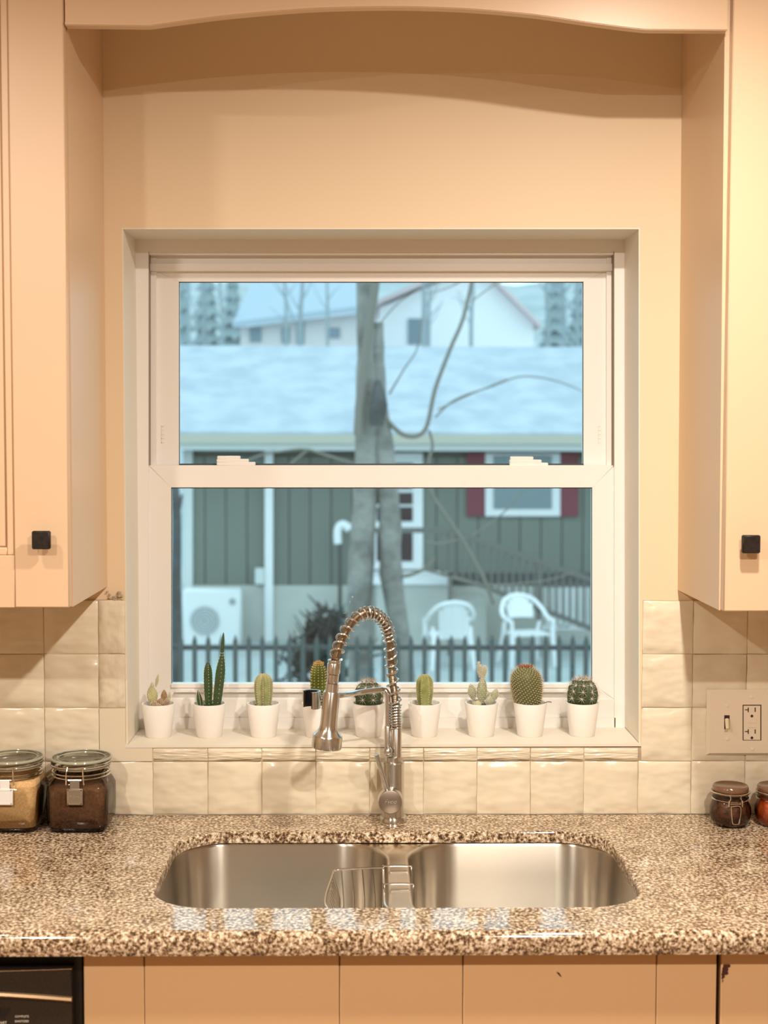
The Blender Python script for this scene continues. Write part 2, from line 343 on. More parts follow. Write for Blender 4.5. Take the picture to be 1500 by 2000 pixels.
# tiles of the backsplash
TX = [-.6061, -.5026, -.401, -.2963, -.1934, -.0904, .0127, .1159, .2182, .3207, .4233, .528, .6298, .7338]
TX = [TX[0] - .1034 * k for k in range(9, 0, -1)] + TX + [TX[-1] + .1034 * k for k in range(1, 7)]
TZ = [1.3165, 1.2138, 1.1107, 1.0071, .9035]
mb = MB(); mb.box(RX0 + .9, NB[0].x - .002, -.0045, 0, .90, 1.317); mb.box(NB[0].x - .002, NB[1].x + .002, -.0045, 0, .90, zs - .004); mb.box(NB[1].x + .002, RX1 - .9, -.0045, 0, .90, 1.317)
grout = mb.build('grout_bed', 'grout', wall)
def tile_mesh(k):
    rr = random.Random(k); n = 6; GR = (-.5, -.475, -.22, .02, .24, .475, .5); vs = []; fs = []; w = []
    for i in range(n + 1):
        for j in range(n + 1):
            e = i in (0, n) or j in (0, n)
            u = GR[i] + rr.uniform(-.006, .006); v = GR[j] + rr.uniform(-.006, .006)
            vs.append((u, -.0035 - (rr.uniform(.0010, .0020) if e else rr.uniform(.0022, .0036)), v))
    for i in range(n):
        for j in range(n):
            a = i * (n + 1) + j; fs.append((a, a + n + 1, a + n + 2, a + 1))
    b = [i * (n + 1) for i in range(n + 1)] + [n * (n + 1) + j for j in range(1, n + 1)] + [i * (n + 1) + n for i in range(n - 1, -1, -1)] + [j for j in range(n - 1, 0, -1)]
    o = len(vs); vs += [(vs[i][0], 0, vs[i][2]) for i in b]
    for q in range(len(b)): r = (q + 1) % len(b); fs.append((b[q], b[r], o + r, o + q))
    m = MB(); m.add(vs, fs); m.smooth = [q < n * n for q in range(len(fs))]; return m.mesh('tile', 'tile')
TM = [tile_mesh(k) for k in range(10)]
def tile(x0, x1, z0, z1):
    g = .0007; o = bpy.data.objects.new('tile', random.choice(TM)); COL.objects.link(o)
    o.location = ((x0 + x1) / 2, -.0005, (z0 + z1) / 2); o.scale = (x1 - x0 - 2 * g, 1, z1 - z0 - 2 * g)
    o.rotation_euler = (random.gauss(0, .010), 0, random.gauss(0, .010)); o.parent = wall
nl, nr = NB[0].x, NB[1].x
for i in range(len(TX) - 1):
    for j in range(4):
        x0, x1, z1, z0 = TX[i], TX[i + 1], TZ[j], TZ[j + 1]
        if z0 > zs - .05 or j == 2:
            if x1 <= nl or x0 >= nr - .004: tile(max(x0, nr + .001) if x0 > 0 else x0, x1, z0, z1)
            elif x0 < nl < x1: 
                if j < 2: tile(x0, nl, z0, z1)
                else:                                  # the tile notched round the sill corner
                    pts = [(x0 + .001, z0 + .001), (x1 - .001, z0 + .001), (x1 - .001, zs - .0045), (nl - .001, zs - .0045), (nl - .001, z1 - .001), (x0 + .001, z1 - .001)]
                    m = MB(); m.prism([(a, -.0075, b) for a, b in pts], (0, .007, 0)); m.build('tile', 'tile', wall)
            elif j == 2: tile(x0, min(x1, nr), z0, zs - .0045)
        else: tile(x0, x1, z0, z1)

# ================================================================== WINDOW
WY = .140
win = thing('window_1', 'white vinyl double-hung window', 'window', (0.03, WY, 1.04)); del win['category']; win['kind'] = 'structure'; win['label'] = 'white vinyl double-hung window with two sash locks'
mb = MB()       # outer frame in four pieces
mb.pquad([(250, 1432), (290, 1432), (290, 455), (250, 455)], WY, .06); mb.pquad([(1200, 1432), (1240, 1432), (1240, 455), (1200, 455)], WY, .06)
mb.pbox(288, 455, 1202, 491, WY, .06); mb.pbox(288, 1402, 1202, 1436, WY, .06)
mb.build('frame', 'trim', win)
mb = MB(); mb.pbox(288, 1366, 1202, 1401, WY + .004, .05); mb.build('sill_fascia', 'trim', win)
mb = MB(); mb.pbox(290, 489, 1200, 497, WY + .004, .05); mb.pbox(290, 497, 1200, 529, WY + .030, .03); mb.pbox(292, 515, 1198, 529, WY + .020, .03); mb.build('head_track', 'trim', win)
mb = MB()
for a, b in ((290, 305), (1185, 1200)): mb.pbox(a, 491, b, 930, WY + .026, .04)
mb.build('side_track', 'trim', win)
mb = MB()
for a in (289.5, 1198.5): mb.pbox(a, 491, a + 1.3, 909, WY + .002, .03)
mb.build('track_seam', 'seam', win)
def sash(name, ox0, oy0, ox1, oy1, gx0, gy0, gx1, gy1, Y, t, lab):
    s = MB(); g = 1.0
    s.pquad([(ox0, oy1), (gx0, gy1), (gx0, gy0), (ox0, oy0)], Y, t); r = s.build('sash', 'trim', win, lab)
    m = MB(); m.pquad([(gx1, gy1), (ox1, oy1), (ox1, oy0), (gx1, gy0)], Y, t); m.build('stile', 'trim', r)
    m = MB(); m.pquad([(gx0, gy0 + .0), (gx1, gy0), (ox1 - g, oy0), (ox0 + g, oy0)], Y - .0004, t); m.build('top_rail', 'trim', r)
    m = MB(); m.pquad([(ox0 + g, oy1), (ox1 - g, oy1), (gx1, gy1), (gx0, gy1)], Y - .0004, t); m.build('bottom_rail', 'trim', r)
    m = MB(); e = 1.8                                  # dark gasket line round the pane
    for q in ((gx0, gy0, gx1, gy0 + e), (gx0, gy1 - 1, gx1, gy1), (gx0, gy0, gx0 + e, gy1), (gx1 - e, gy0, gx1, gy1)): m.pbox(*q, Y + .007, .004)
    m.build('gasket', 'gasket', r)
    m = MB(); m.pbox(gx0 - 4, gy0 - 4, gx1 + 4, gy1 + 4, Y + .012, .004); m.build('pane', 'glass', r)
    return r
us = sash('upper', 305, 529, 1185, 925, 349, 550, 1140, 908, WY + .036, .022, 'upper sash')
ls = sash('lower', 290, 909, 1200, 1366, 334, 952, 1157, 1336, WY + .008, .022, 'lower sash')
mb = MB(); mb.pbox(334, 1336, 1157, 1343, WY + .004, .012); mb.build('glazing_bead', 'trim', ls)
mb = MB(); mb.pbox(342, 1349, 1150, 1352, WY - .004, .014); mb.build('lift_lip', 'trim', ls)
mb = MB(); mb.pbox(350, 905.5, 1140, 909, WY + .031, .003); mb.build('weatherstrip', 'seal', us)
for px in (423, 996):
    k = MB(); p = lambda a, b, c, d, y, t: k.cbox(W(a, 900, y).x, W(b, 900, y).x, y, y + t, W(700, d, y).z, W(700, c, y).z, .0015)
    p(px, px + 75, 903, 910, WY + .010, .018); p(px, px + 62, 897, 904, WY + .011, .016); p(px + 1, px + 46, 891, 898, WY + .012, .013)
    k.build('sash_lock', 'trim', ls)
for px in (318, 1171):
    k = MB(); Y = WY + .0352
    for q in range(5): k.pbox(px - 3, 832 + q * 8, px + 3, 833.2 + q * 8, Y, .002)
    k.pbox(px - 3, 832, px - 2, 866, Y, .002); k.build('tilt_latch_mark', 'jamb', us)

# ================================================================== UPPER CABINETS + VALANCE
ZCT = CEIL - .003
def shaker_door(root, x0, x1, z0, z1, yb, st=.0905, rb=.087):
    """frame-and-panel door, two stepped mouldings round a recessed panel; front face at yb-.020"""
    yf = yb - .020; d = MB(); d.cbox(x0, x0 + st, yf, yb, z0, z1, .002); D = d.build('door', 'cabinet', root)
    m = MB(); m.cbox(x1 - st, x1, yf, yb, z0, z1, .002); m.build('stile', 'cabinet', D)
    for a, b in ((z0, z0 + rb), (z1 - rb, z1)):
        m = MB(); m.cbox(x0 + st, x1 - st, yf + .0003, yb, a, b, .001); m.build('rail', 'cabinet', D)
    m = MB(); m.box(x0 + st, x1 - st, yf + .010, yb - .002, z0 + rb, z1 - rb); m.build('panel', 'cabinet', D)
    m = MB()
    for k, (o, dy) in enumerate(((0, .003), (.014, .006))):
        a0, a1, b0, b1 = x0 + st + o, x1 - st - o, z0 + rb + o, z1 - rb - o; w = .013
        for q in ((a0, a0 + w, b0, b1), (a1 - w, a1, b0, b1), (a0 + w - .001, a1 - w + .001, b0, b0 + w), (a0 + w - .001, a1 - w + .001, b1 - w, b1)): m.cbox(q[0], q[1], yf + dy + (.0002 if q[1] - q[0] > .05 else 0), yb - .004, q[2], q[3], .002)
    m.build('moulding', 'cabinet', D)
    return D
def knob(D, p):
    k = MB(); k.lathe([(.006, 0), (.005, .004), (.0045, .016)], 12, p, '-y'); K = k.build('knob', 'knob', D)
    m = MB(); h = .0150; m.cbox(p.x - h, p.x + h, p.y - .026, p.y - .016, p.z - h, p.z + h, .002); m.build('knob_face', 'knob', K)
def upper(xa, xb, z0, side, label, kpx):
    # xa: side facing the window recess (bottom, top), xb: far side
    (xw0, xw1) = xa; r = thing('upper_cabinet', label, 'cabinet', ((xw0 + xb) / 2, -.15, z0)); yb = -.305
    c = lambda y: [(xw0, y, z0), (xb, y, z0), (xb, y, ZCT), (xw1, y, ZCT)]
    b = MB(); f, k = c(yb), c(-.0005); b.hexa(f + k); b.build('body', 'cabinet', r)
    s = 1 if xb > xw0 else -1; e0 = xw0 + s * .002; w = .45
    p = W(*kpx, -.350)
    for i in range(2):
        d0, d1 = sorted((e0 + s * i * (w + .003), e0 + s * (i * (w + .003) + w)))
        D = shaker_door(r, d0, d1, z0 + .0005, ZCT - .02, yb - .001)
        kx = p.x if i == 0 else (d0 + d1) - (p.x - e0 * 1.0 if False else (d1 - abs(p.x - e0) if s < 0 else d0 + abs(p.x - e0))) 
        knob(D, V((kx, yb - .021, p.z)))
    return r
upper((-.4860, -.4866), -1.41, 1.342, -1, 'peach painted upper cabinet above the coffee jars', (80, 1055))
upper((.6002, .593), 1.52, 1.3365, 1, 'peach painted upper cabinet above the light switch plate', (1467.5, 1063))
# arched valance board between the cabinets
yv = -.326; prof = [(134, 49.5)]
ctl = [(291, 51.5), (380, 39), (456, 30), (572, 20), (658, 15.7), (760, 14), (850, 15.5), (932, 19.5), (1044, 29.5), (1145, 44), (1221, 54), (1262, 58.5)]
prof += [(p.x, p.y) for p in crom([(x, y, 0) for x, y in ctl], 4)]
prof += [(1412, 59.5)]
pl = [W(x, y, yv) for x, y in prof]
pl[0].x = -.4855; pl[-1].x = .5925
pts = pl + [V((pl[-1].x, yv, ZCT)), V((pl[0].x, yv, ZCT))]
v = thing('valance', 'arched peach valance board spanning between the upper cabinets', 'valance', (.05, yv, 2.29))
mb = MB(); mb.prism(pts, (0, .019, 0)); mb.build('board', 'cabinet', v)
mb = MB()
for a, b in zip(pl[:-1], pl[1:]):     # thin bead along the lower edge
    mb.add([a + V((0, -.002, .001)), b + V((0, -.002, .001)), b + V((0, -.002, .005)), a + V((0, -.002, .005)), a + V((0, .001, .001)), b + V((0, .001, .001)), b + V((0, .001, .006)), a + V((0, .001, .006))], [(0, 1, 2, 3), (3, 2, 6, 7), (1, 0, 4, 5)], True)
mb.build('edge_bead', 'cabinet', v)

# ================================================================== COUNTERTOP, SINK
ZT = .9035; YF = G(750, 1822, ZT).y; TH = .020; CX0, CX1 = -1.75, 1.45
h0, h1 = G(303, 1735, ZT), G(1248, 1735, ZT); hb = G(760, 1625, ZT).y; hf = G(760, 1772, ZT).y
HX0, HX1 = h0.x, h1.x; HR = .095
mb = MB(); lp = lambda off, z: rrect(HX0, HX1, hf, hb, HR, z, 10, off)
fill_loops(mb, [[V((CX0, YF + .014, ZT)), V((CX1, YF + .014, ZT)), V((CX1, -.0085, ZT)), V((CX0, -.0085, ZT))], lp(.003, ZT)])
mb.loft([lp(.003, ZT), lp(.001, ZT - .001), lp(0, ZT - .003), lp(0, ZT - TH)], True)
fill_loops(mb, [[V((CX0, YF + .05, ZT - TH)), V((CX1, YF + .05, ZT - TH)), V((CX1, -.0085, ZT - TH)), V((CX0, -.0085, ZT - TH))], lp(0, ZT - TH)])
R_ = .014; pr = [(YF + R_ - R_ * math.sin(a), ZT - R_ + R_ * math.cos(a)) for a in [PI / 2 * k / 6 for k in range(7)]] + [(YF, ZT - .028), (YF + .003, ZT - .035), (YF + .010, ZT - .036), (YF + .05, ZT - .036), (YF + .05, ZT - TH)]
mb.loft([[V((CX0, y, z)), V((CX1, y, z))] for y, z in pr], False)
tag(mb.build('countertop', 'granite'), 'speckled brown granite countertop with sink cutout', 'countertop')

ZR = ZT - TH - .0015; sx = (HX0 + HX1) / 2
sink = thing('kitchen_sink', 'stainless steel undermount double-bowl sink set into the granite counter', 'sink', (sx, (hb + hf) / 2, ZR - .2))
dv0 = W(756, 1700, -.30).x; dv1 = W(802, 1700, -.30).x
B = [(HX0 - .004, dv0, 'left'), (dv1, HX1 + .004, 'right')]; by0, by1 = hf - .004, hb + .004
mb = MB()
fill_loops(mb, [[V((HX0 - .025, by0 - .02, ZR)), V((HX1 + .025, by0 - .02, ZR)), V((HX1 + .025, by1 + .02, ZR)), V((HX0 - .025, by1 + .02, ZR))]] + [rrect(a, b, by0, by1, .095, ZR, 12, .006) for a, b, _ in B])
mb.build('flange', 'steel', sink)
for a, b, _ in B:
    bm_ = MB(); rings = []
    for off, dz in ((.006, 0), (.003, -.0008), (.001, -.003), (0, -.007), (-.004, -.06), (-.009, -.13), (-.013, -.165), (-.020, -.182), (-.032, -.192), (-.05, -.196), (-.09, -.198)):
        rings.append(rrect(a, b, by0, by1, .095, ZR + dz, 12, off))
    bm_.loft(rings, True, False, True); bo = bm_.build('bowl', 'steel', sink)
    cx, cy = (a + b) / 2, (by0 + by1) / 2 + .03; d = MB(); d.lathe([(.055, 0), (.054, .002), (.045, .0025), (.040, -.003), (.01, -.004)], 28, (cx, cy, ZR - .1975)); d.build('drain_strainer', 'wire', bo)

# wire caddy hung over the divider
cad = thing('sink_caddy', 'chrome wire sponge caddy hooked over the sink divider', 'sink caddy', (dv0, -.3, ZR + .004))
zt = ZR + .0042; w_ = .0017
yb_, yf_ = G(778, 1692, zt).y, G(778, 1727, zt).y
xl, xr = dv0 - .006, dv1 + .003
mb = MB()
hook = lambda y: crom([(xr, y, zt - .06), (xr, y, zt - .008), (xr - .004, y, zt), (xl + .004, y, zt), (xl, y, zt - .008), (xl, y, zt - .10)], 5)
mb.tube(hook(yb_), w_, 8); mb.tube(hook(yf_), w_, 8); mb.tube([(xr, yb_, zt - .06), (xr, yf_, zt - .06)], w_, 8)
mb.build('saddle_hook', 'wire', cad)
zb = zt - .004; xa = G(652, 1706, zb).x; ya = yb_ + .004; yc = yb_ - .17
mb = MB(); mb.tube(crom([(xl, ya, zb), (xa + .02, ya, zb - .002), (xa + .003, ya - .002, zb - .004), (xa - .002, ya - .012, zb - .008), (xa - .006, yc, zb - .012), (xl, yc, zb - .012), (xl, yc + .02, zb - .008), (xl, ya, zb)], 5), .002, 8); mb.build('basket_rim', 'wire', cad)
def cadwire(pts, nm='basket_wire'): k = MB(); k.tube(crom(pts, 3), .0012, 6); k.build(nm, 'wire', cad)
for k in range(4):
    x = xa + .012 + (xl - xa - .012) * k / 4; cadwire([(x, ya, zb), (x + .004, ya - .004, zb - .05), (x + .004, ya - .01, zb - .085), (x + .004, yc + .01, zb - .09), (x, yc, zb - .012)])
for k in range(10):
    y = ya - .012 - (ya - yc - .02) * k / 9; cadwire([(xa - .002 - .004 * k / 9, y, zb - .008 - .004 * k / 9), (xa + .010, y, zb - .05), (xa + .016, y, zb - .088), (xl - .004, y, zb - .088), (xl, y, zb - .06)])

# ================================================================== FAUCET
f0 = G(768, 1602, ZT); FY = f0.y; fx = f0.x; K = 2680 / (DIST + FY); px2 = lambda n: n / K
fa = thing('faucet', 'brushed nickel spring pull-down faucet standing behind the sink', 'faucet', (fx, FY, ZT))
P = lambda x, y, Y=FY: W(x, y, Y)
mb = MB(); mb.lathe([(.0262, 0), (.0262, .006), (.0245, .009), (.0225, .0095)], 40, (fx, FY, ZT)); mb.build('base_flange', 'nickel', fa)
bz1 = P(767, 1487).z; bx = P(767, 1540).x; r1 = px2(22.5)
mb = MB(); mb.lathe([(r1, ZT + .009), (r1, bz1 - .002), (r1 - .002, bz1), (.004, bz1 + .0005)], 40, (bx, FY, 0)); mb.build('body', 'nickel', fa)
cz = P(762.5, 1567).z; cxx = P(762.5, 1567, FY - .045).x; cz = P(762.5, 1567, FY - .045).z; cr = 24.5 / (2680 / (DIST + FY - .045))
mb = MB(); mb.lathe([(cr * .97, 0), (cr, .006), (cr, .043), (cr - .0015, .045)], 40, (cxx, FY, cz), '-y', capb=False); hd = mb.build('handle_hub', 'nickel', fa)
mb = MB(); mb.lathe([(cr - .0015, .0449), (cr - .0022, .0453), (.002, .0453)], 40, (cxx, FY, cz), '-y'); hc = mb.build('hub_cap', 'cap', hd, 'dark satin cap with script lettering')
text_mesh('Fvoo', .0115, 'nickel', 'script_lettering', hd, (cxx, FY - .0455, cz + .001), shear=.35, align='CENTER')
mb = MB(); a, b = P(757, 1548, FY - .03), P(735.5, 1474, FY - .045)
mb.tube([a, a.lerp(b, .97), b], [.0045, .0045, .0040], 14); mb.build('lever', 'nickel', fa)
c0x = P(774, 1450).x
mb = MB(); mb.lathe([(px2(10.5), bz1 - .002), (px2(10.5), P(774, 1422).z), (px2(9), P(774, 1420).z)], 24, (c0x, FY, 0)); mb.build('riser', 'nickel', fa)
mb = MB(); mb.lathe([(px2(15.5), bz1), (px2(15.5), P(767, 1478).z), (px2(13), P(767, 1476).z)], 30, (bx, FY, 0)); mb.build('collar', 'nickel', fa)
mb = MB(); mb.ball(P(757.5, 1467.5, FY - .014), px2(9.5), 20); mb.lathe([(px2(6.5), 0), (px2(6.5), .012)], 16, P(757.5, 1467.5, FY - .004), '-y'); mb.build('clamp_knob', 'nickel', fa)
# support arm with open cradle
HY = -.168; AY = HY + .030
arm = crom([P(757.5, 1462), P(757.5, 1400), P(757.5, 1362), P(755.5, 1352), P(749, 1347), P(740, 1347.5, FY - .008), P(700, 1352.5, FY - .034), P(664, 1358, AY + .004), P(626, 1364.5, AY - .008)], 6)
mb = MB(); mb.tube(arm, px2(5.4), 12); A = mb.build('support_arm', 'nickel', fa)
mb = MB(); mb.lathe([(px2(6.8), P(757, 1458).z), (px2(6.8), P(757, 1420).z), (px2(5.6), P(757, 1418).z)], 18, (P(757.5, 1440).x, FY, 0)); mb.build('arm_sleeve', 'nickel', A)
cc = P(608, 1366, AY - .012); hh = .0155
def arcring(r0, r1_, a0, a1, z0, z1, n=24):
    k = MB(); rings = []
    for i in range(n + 1):
        a = math.radians(a0 + (a1 - a0) * i / n); d = V((math.cos(a), math.sin(a), 0))
        rings.append([V((cc.x, cc.y, 0)) + d * r0 + V((0, 0, z0)), V((cc.x, cc.y, 0)) + d * r1_ + V((0, 0, z0)), V((cc.x, cc.y, 0)) + d * r1_ + V((0, 0, z1)), V((cc.x, cc.y, 0)) + d * r0 + V((0, 0, z1))])
    k.loft(rings, True, True, True, False); return k
arcring(.0150, .0170, -82, 155, cc.z - hh, cc.z + hh).build('cradle', 'nickel', A)
arcring(.0118, .0149, -88, 162, cc.z - hh * .94, cc.z + hh * .96).build('cradle_liner', 'black', A, 'black rubber liner')
# spring path
pp = [(773.5, 1425), (772.5, 1390), (770.5, 1356), (766.5, 1330), (764, 1300), (763, 1278), (760.5, 1250), (753.5, 1221), (738.5, 1203), (720, 1196.5), (702.5, 1203), (687, 1217), (673.5, 1237), (664.5, 1257), (659, 1273), (654, 1290)]
n0 = 5; yy = [FY] * n0 + [FY + (HY - FY) * (i + 1) / (len(pp) - n0) for i in range(len(pp) - n0)]
path = crom([W(x, y, Y) for (x, y), Y in zip(pp, yy)], 20)
mb = MB(); seg = [path[i] for i in range(0, len(path))]; mb.tube(seg, [.0064 + .0007 * (i % 2) for i in range(len(seg))], 14, smooth=False); mb.build('hose', 'hose', fa, 'ribbed metal hose')
def helix(path, s0, s1, pitch_f, rad, wr, n_per=18):
    L = [0]
    for a, b in zip(path[:-1], path[1:]): L.append(L[-1] + (b - a).length)
    T = (path[1] - path[0]).normalized(); N = V((1, 0, 0)); N = (N - T * N.dot(T)).normalized(); s = s0 * L[-1]; ph = 0; out = []; i = 0
    while s < s1 * L[-1]:
        while i < len(L) - 2 and L[i + 1] < s: i += 1
        t = (s - L[i]) / (L[i + 1] - L[i]); p = path[i].lerp(path[i + 1], t); T = (path[i + 1] - path[i]).normalized()
        N = (N - T * N.dot(T)).normalized(); Bn = T.cross(N); r = rad(s / L[-1])
        out.append(p + (N * math.cos(ph) + Bn * math.sin(ph)) * r); ph += 2 * PI / n_per; s += pitch_f(s / L[-1]) / n_per
    return out
sm = lambda a, b, t: a + (b - a) * min(max(t, 0), 1)
def pitch(u):                 # tight at the foot, open up the riser, closer over the arch, open again by the spray head
    if u < .13: return .0052
    if u < .47: return .0185
    if u < .72: return .0088
    return .0165
hx = helix(path, .0, .985, pitch, lambda u: .0090 if u < .12 else .0110, 0)
mb = MB(); mb.tube(hx, .0021, 8); mb.build('spring', 'nickel', fa)
# spray head
ht = W(653.5, 1289, HY); hb_ = W(637.5, 1461, HY); ax = (hb_ - ht); HL = ax.length; ax.normalize(); hn = V((0, 1, 0)); hn = (hn - ax * hn.dot(ax)).normalized(); hm = ax.cross(hn); KH = 2680 / (DIST + HY)
def headlathe(prof, name, m='nickel', par=None):
    k = MB(); rings = []
    for r, q in prof:
        c = ht + ax * (q / KH); rings.append([c + (hn * math.cos(2 * PI * i / 36) + hm * math.sin(2 * PI * i / 36)) * (r / KH) for i in range(36)])
    k.loft(rings, True, True, True); return k.build(name, m, par or fa)
SH = headlathe([(15.5, 63), (16.6, 65), (16.8, 100), (17, 128), (18, 136), (21, 142), (27, 148), (29.6, 150.5), (30, 152), (30, 173), (29, 175.5)], 'spray_head')
headlathe([(13, 0), (13.5, 2), (12.5, 5)], 'hose_ferrule', par=SH); headlathe([(12.6, 6), (13.6, 8), (13.4, 25), (12.5, 27)], 'hose_collar', par=SH)
headlathe([(10, 27), (10, 29)], 'groove', 'hose', SH); headlathe([(11.8, 29), (11.8, 44), (11, 45)], 'swivel', par=SH); headlathe([(10.5, 45), (10.5, 47)], 'groove', 'hose', SH); headlathe([(12, 47), (13, 63)], 'neck', par=SH)
headlathe([(14, 176), (13, 179.5), (4, 180)], 'nozzle', 'hose', SH)

# ================================================================== CACTI ON THE SILL
POT_Y = .072; rr = random.Random(3)
def ribbed(c, h, r, ribs, depth, prof=None, nz=16, lean=(0, 0), twist=0):
    n = ribs * 6; rings = []; prof = prof or (lambda t: min(1, .78 + .5 * t) * (1 if t < .7 else math.sqrt(max(1 - ((t - .7) / .3) ** 2, .0004))))
    for k in range(nz + 1):
        t = k / nz; t = 1 - (1 - t) ** 1.35
        rad = r * prof(t); q = []
        for i in range(n):
            a = 2 * PI * i / n; w = abs(math.sin(a * ribs / 2)) ** .8; R = rad * (1 - depth * w); aa = a + twist * t
            q.append(V((c.x + lean[0] * t * h + R * math.cos(aa), c.y + lean[1] * t * h + R * math.sin(aa), c.z + h * t)))
        rings.append(q)
    m = MB(); m.loft(rings, True, True, True); return m, rings
def potted(px, label, hpx=67):
    p = W(px, 1440, POT_Y); SILL = zat(p.x) + .001; r = thing('potted_cactus', label, 'cactus', (p.x, POT_Y, SILL), 'cacti in white pots on the sill')
    c = V((p.x, POT_Y, SILL)); h = .0655
    m = MB(); m.lathe([(.0235, 0), (.0248, .0012), (.0328, h - .001), (.0322, h), (.0300, h), (.0294, h - .001), (.0285, h - .009), (.010, h - .010)], 40, c); m.build('pot', 'pot', r)
    m = MB(); m.lathe([(.0284, h - .010), (.024, h - .0075), (.012, h - .006), (.002, h - .0065)], 24, c); 
    for k in range(40): a = rr.uniform(0, 6.28); q = rr.uniform(.005, .026); m.ball(c + V((q * math.cos(a), q * math.sin(a), h - .007)), rr.uniform(.001, .002), 5)
    m.build('soil', 'soil', r); return r, c + V((0, 0, h - .008))
def pad(c, h, w, d, tilt=0.0, yaw=0.0, n=14):          # flattened pad
    m = MB(); rings = []; T = Matrix.Rotation(yaw, 3, 'Z') @ Matrix.Rotation(tilt, 3, 'Y')
    for k in range(n + 1):
        t = k / n; e = math.sin(PI * min(max(.06 + .94 * t, 0), 1)) ** .6 * (.62 + .38 * math.sin(PI * (t * .8 + .05))); e = max(e, .03)
        rings.append([V(c) + T @ V((w * e * math.cos(2 * PI * i / 16), d * e * math.sin(2 * PI * i / 16), h * t)) for i in range(16)])
    m.loft(rings, True, True, True); return m, rings
def dots(rings, k0, k1, step, r, m, jit=1, spl=.002, outw=1.0):      # areoles and short spines on a surface
    for k in range(k0, k1):
        rg = rings[k]; cen = sum(rg, V()) / len(rg)
        for i in range((k % 2) * (step // 2) if step != 6 else 0, len(rg), step):
            p = rg[i]; d = (p - cen); d = d.normalized() if d.length > 1e-5 else V((0, 0, 1)); d = (d + V((0, 0, .25))).normalized()
            m.ball(p, r, 5)
            for _ in range(jit):
                e = (d * outw + V((rr.uniform(-.8, .8), rr.uniform(-.8, .8), rr.uniform(-.6, .9)))).normalized(); m.cone(p, p + e * spl * rr.uniform(.7, 1.3), .00022)
# 1 small yellow pad cactus with brown cluster
r, c = potted(310, 'small potted cactus with one tall yellow pad and a clump of brown pads')
def padplant(r, c, specs):
    for dx, dy, dz, h, w, d, tl, yw, m, sm_, sp in specs:
        k, rg = pad(c + V((dx, dy, dz)), h, w, d, tl, yw); o = k.build('pad', m, r); s = MB(); dots(rg, 1, 14, 2, .0007, s, 2, sp); s.build('spines', sm_, o)
padplant(r, c, [(-.010, 0, .004, .040, .0105, .006, -.10, .2, 'c_yel', 's_white', .002), (-.005, .0, .040, .026, .0030, .0025, .20, 0, 'c_yel', 's_white', .0015), (-.011, -.001, .036, .014, .0036, .003, -.1, 0, 'c_yel', 's_white', .0015), (-.0165, -.001, .012, .022, .004, .003, -.12, 0, 'c_yel', 's_white', .0015),
    (.004, -.004, -.001, .020, .010, .007, .1, 0, 'c_brn', 's_white', .001), (-.006, -.008, -.001, .015, .008, .006, -.2, .5, 'c_brn', 's_white', .001), (.011, -.002, .008, .027, .0062, .005, .02, .3, 'c_brn', 's_tan', .001), (.016, -.004, .002, .018, .006, .005, .15, .2, 'c_brn', 's_white', .001), (.020, 0, .008, .024, .003, .0025, .10, 0, 'c_pale', 's_white', .001), (0, -.009, -.002, .012, .008, .006, .1, 0, 'c_brn', 's_white', .001)])
# 2 tall dark columns
r, c = potted(409, 'potted cactus with a tall dark green pointed stem above the other pots')
for dx, h, rad, ln, pf in ((-.002, .089, .0090, -.01, None), (.0135, .113, .0100, .11, lambda t: (.86 + .14 * math.sin(PI * t)) * (1 if t < .6 else max(1 - ((t - .6) / .4) ** 1.7 * .95, .05))), (-.017, .034, .0062, -.16, lambda t: max(math.sin(PI * (.2 + .8 * t)) ** .7, .04))):
    m, rg = ribbed(c + V((dx, 0 if dx < .01 else .003, 0)), h, rad, 5, .22, pf, lean=(ln, 0)); o = m.build('stem', 'c_drk', r); s = MB(); dots(rg, 1, 15, 6, .00075, s, 2, .0022); s.build('spines', 's_white', o)
m = MB(); m.tube(crom([c + V((.0252, .004, .108)), c + V((.0262, .004, .122)), c + V((.0275, .004, .138)), c + V((.0282, .004, .147))], 4), [.0036, .0036, .0035, .0034, .0034, .0033, .003, .0026, .0022, .0018, .0013, .0008, .0003], 8); m.build('growing_tip', 'c_drk', r)
# 3 pale ribbed column
def column(px, label, h, rad, ribs, m_, sm_, depth=.26, spl=.003, step=6, lean=(0, 0), jit=3):
    r, c = potted(px, label); m, rg = ribbed(c, h, rad, ribs, depth, lean=lean); o = m.build('stem', m_, r); s = MB(); dots(rg, 1, 16, step, .0012, s, jit, spl); s.build('spines', sm_, o); return r, c, rg
column(515, 'short pale green ribbed column cactus in white pot', .066, .0178, 8, 'c_pale', 's_tan', .42)
# 4 golden column with orange wool, behind the spray head
r, c, rg = column(622, 'olive cactus with golden spines and orange woolly tip behind the spray head', .088, .0155, 12, 'c_gold', 's_gold', .34, .004)
m = MB(); 
for k in range(90): a = rr.uniform(0, 6.28); q = rr.uniform(0, .010); p = c + V((q * math.cos(a), q * math.sin(a), .088 - q * .5)); m.cone(p, p + V((math.cos(a) * .003, math.sin(a) * .003, .005)), .0006)
m.build('woolly_tip', 's_orange', r)
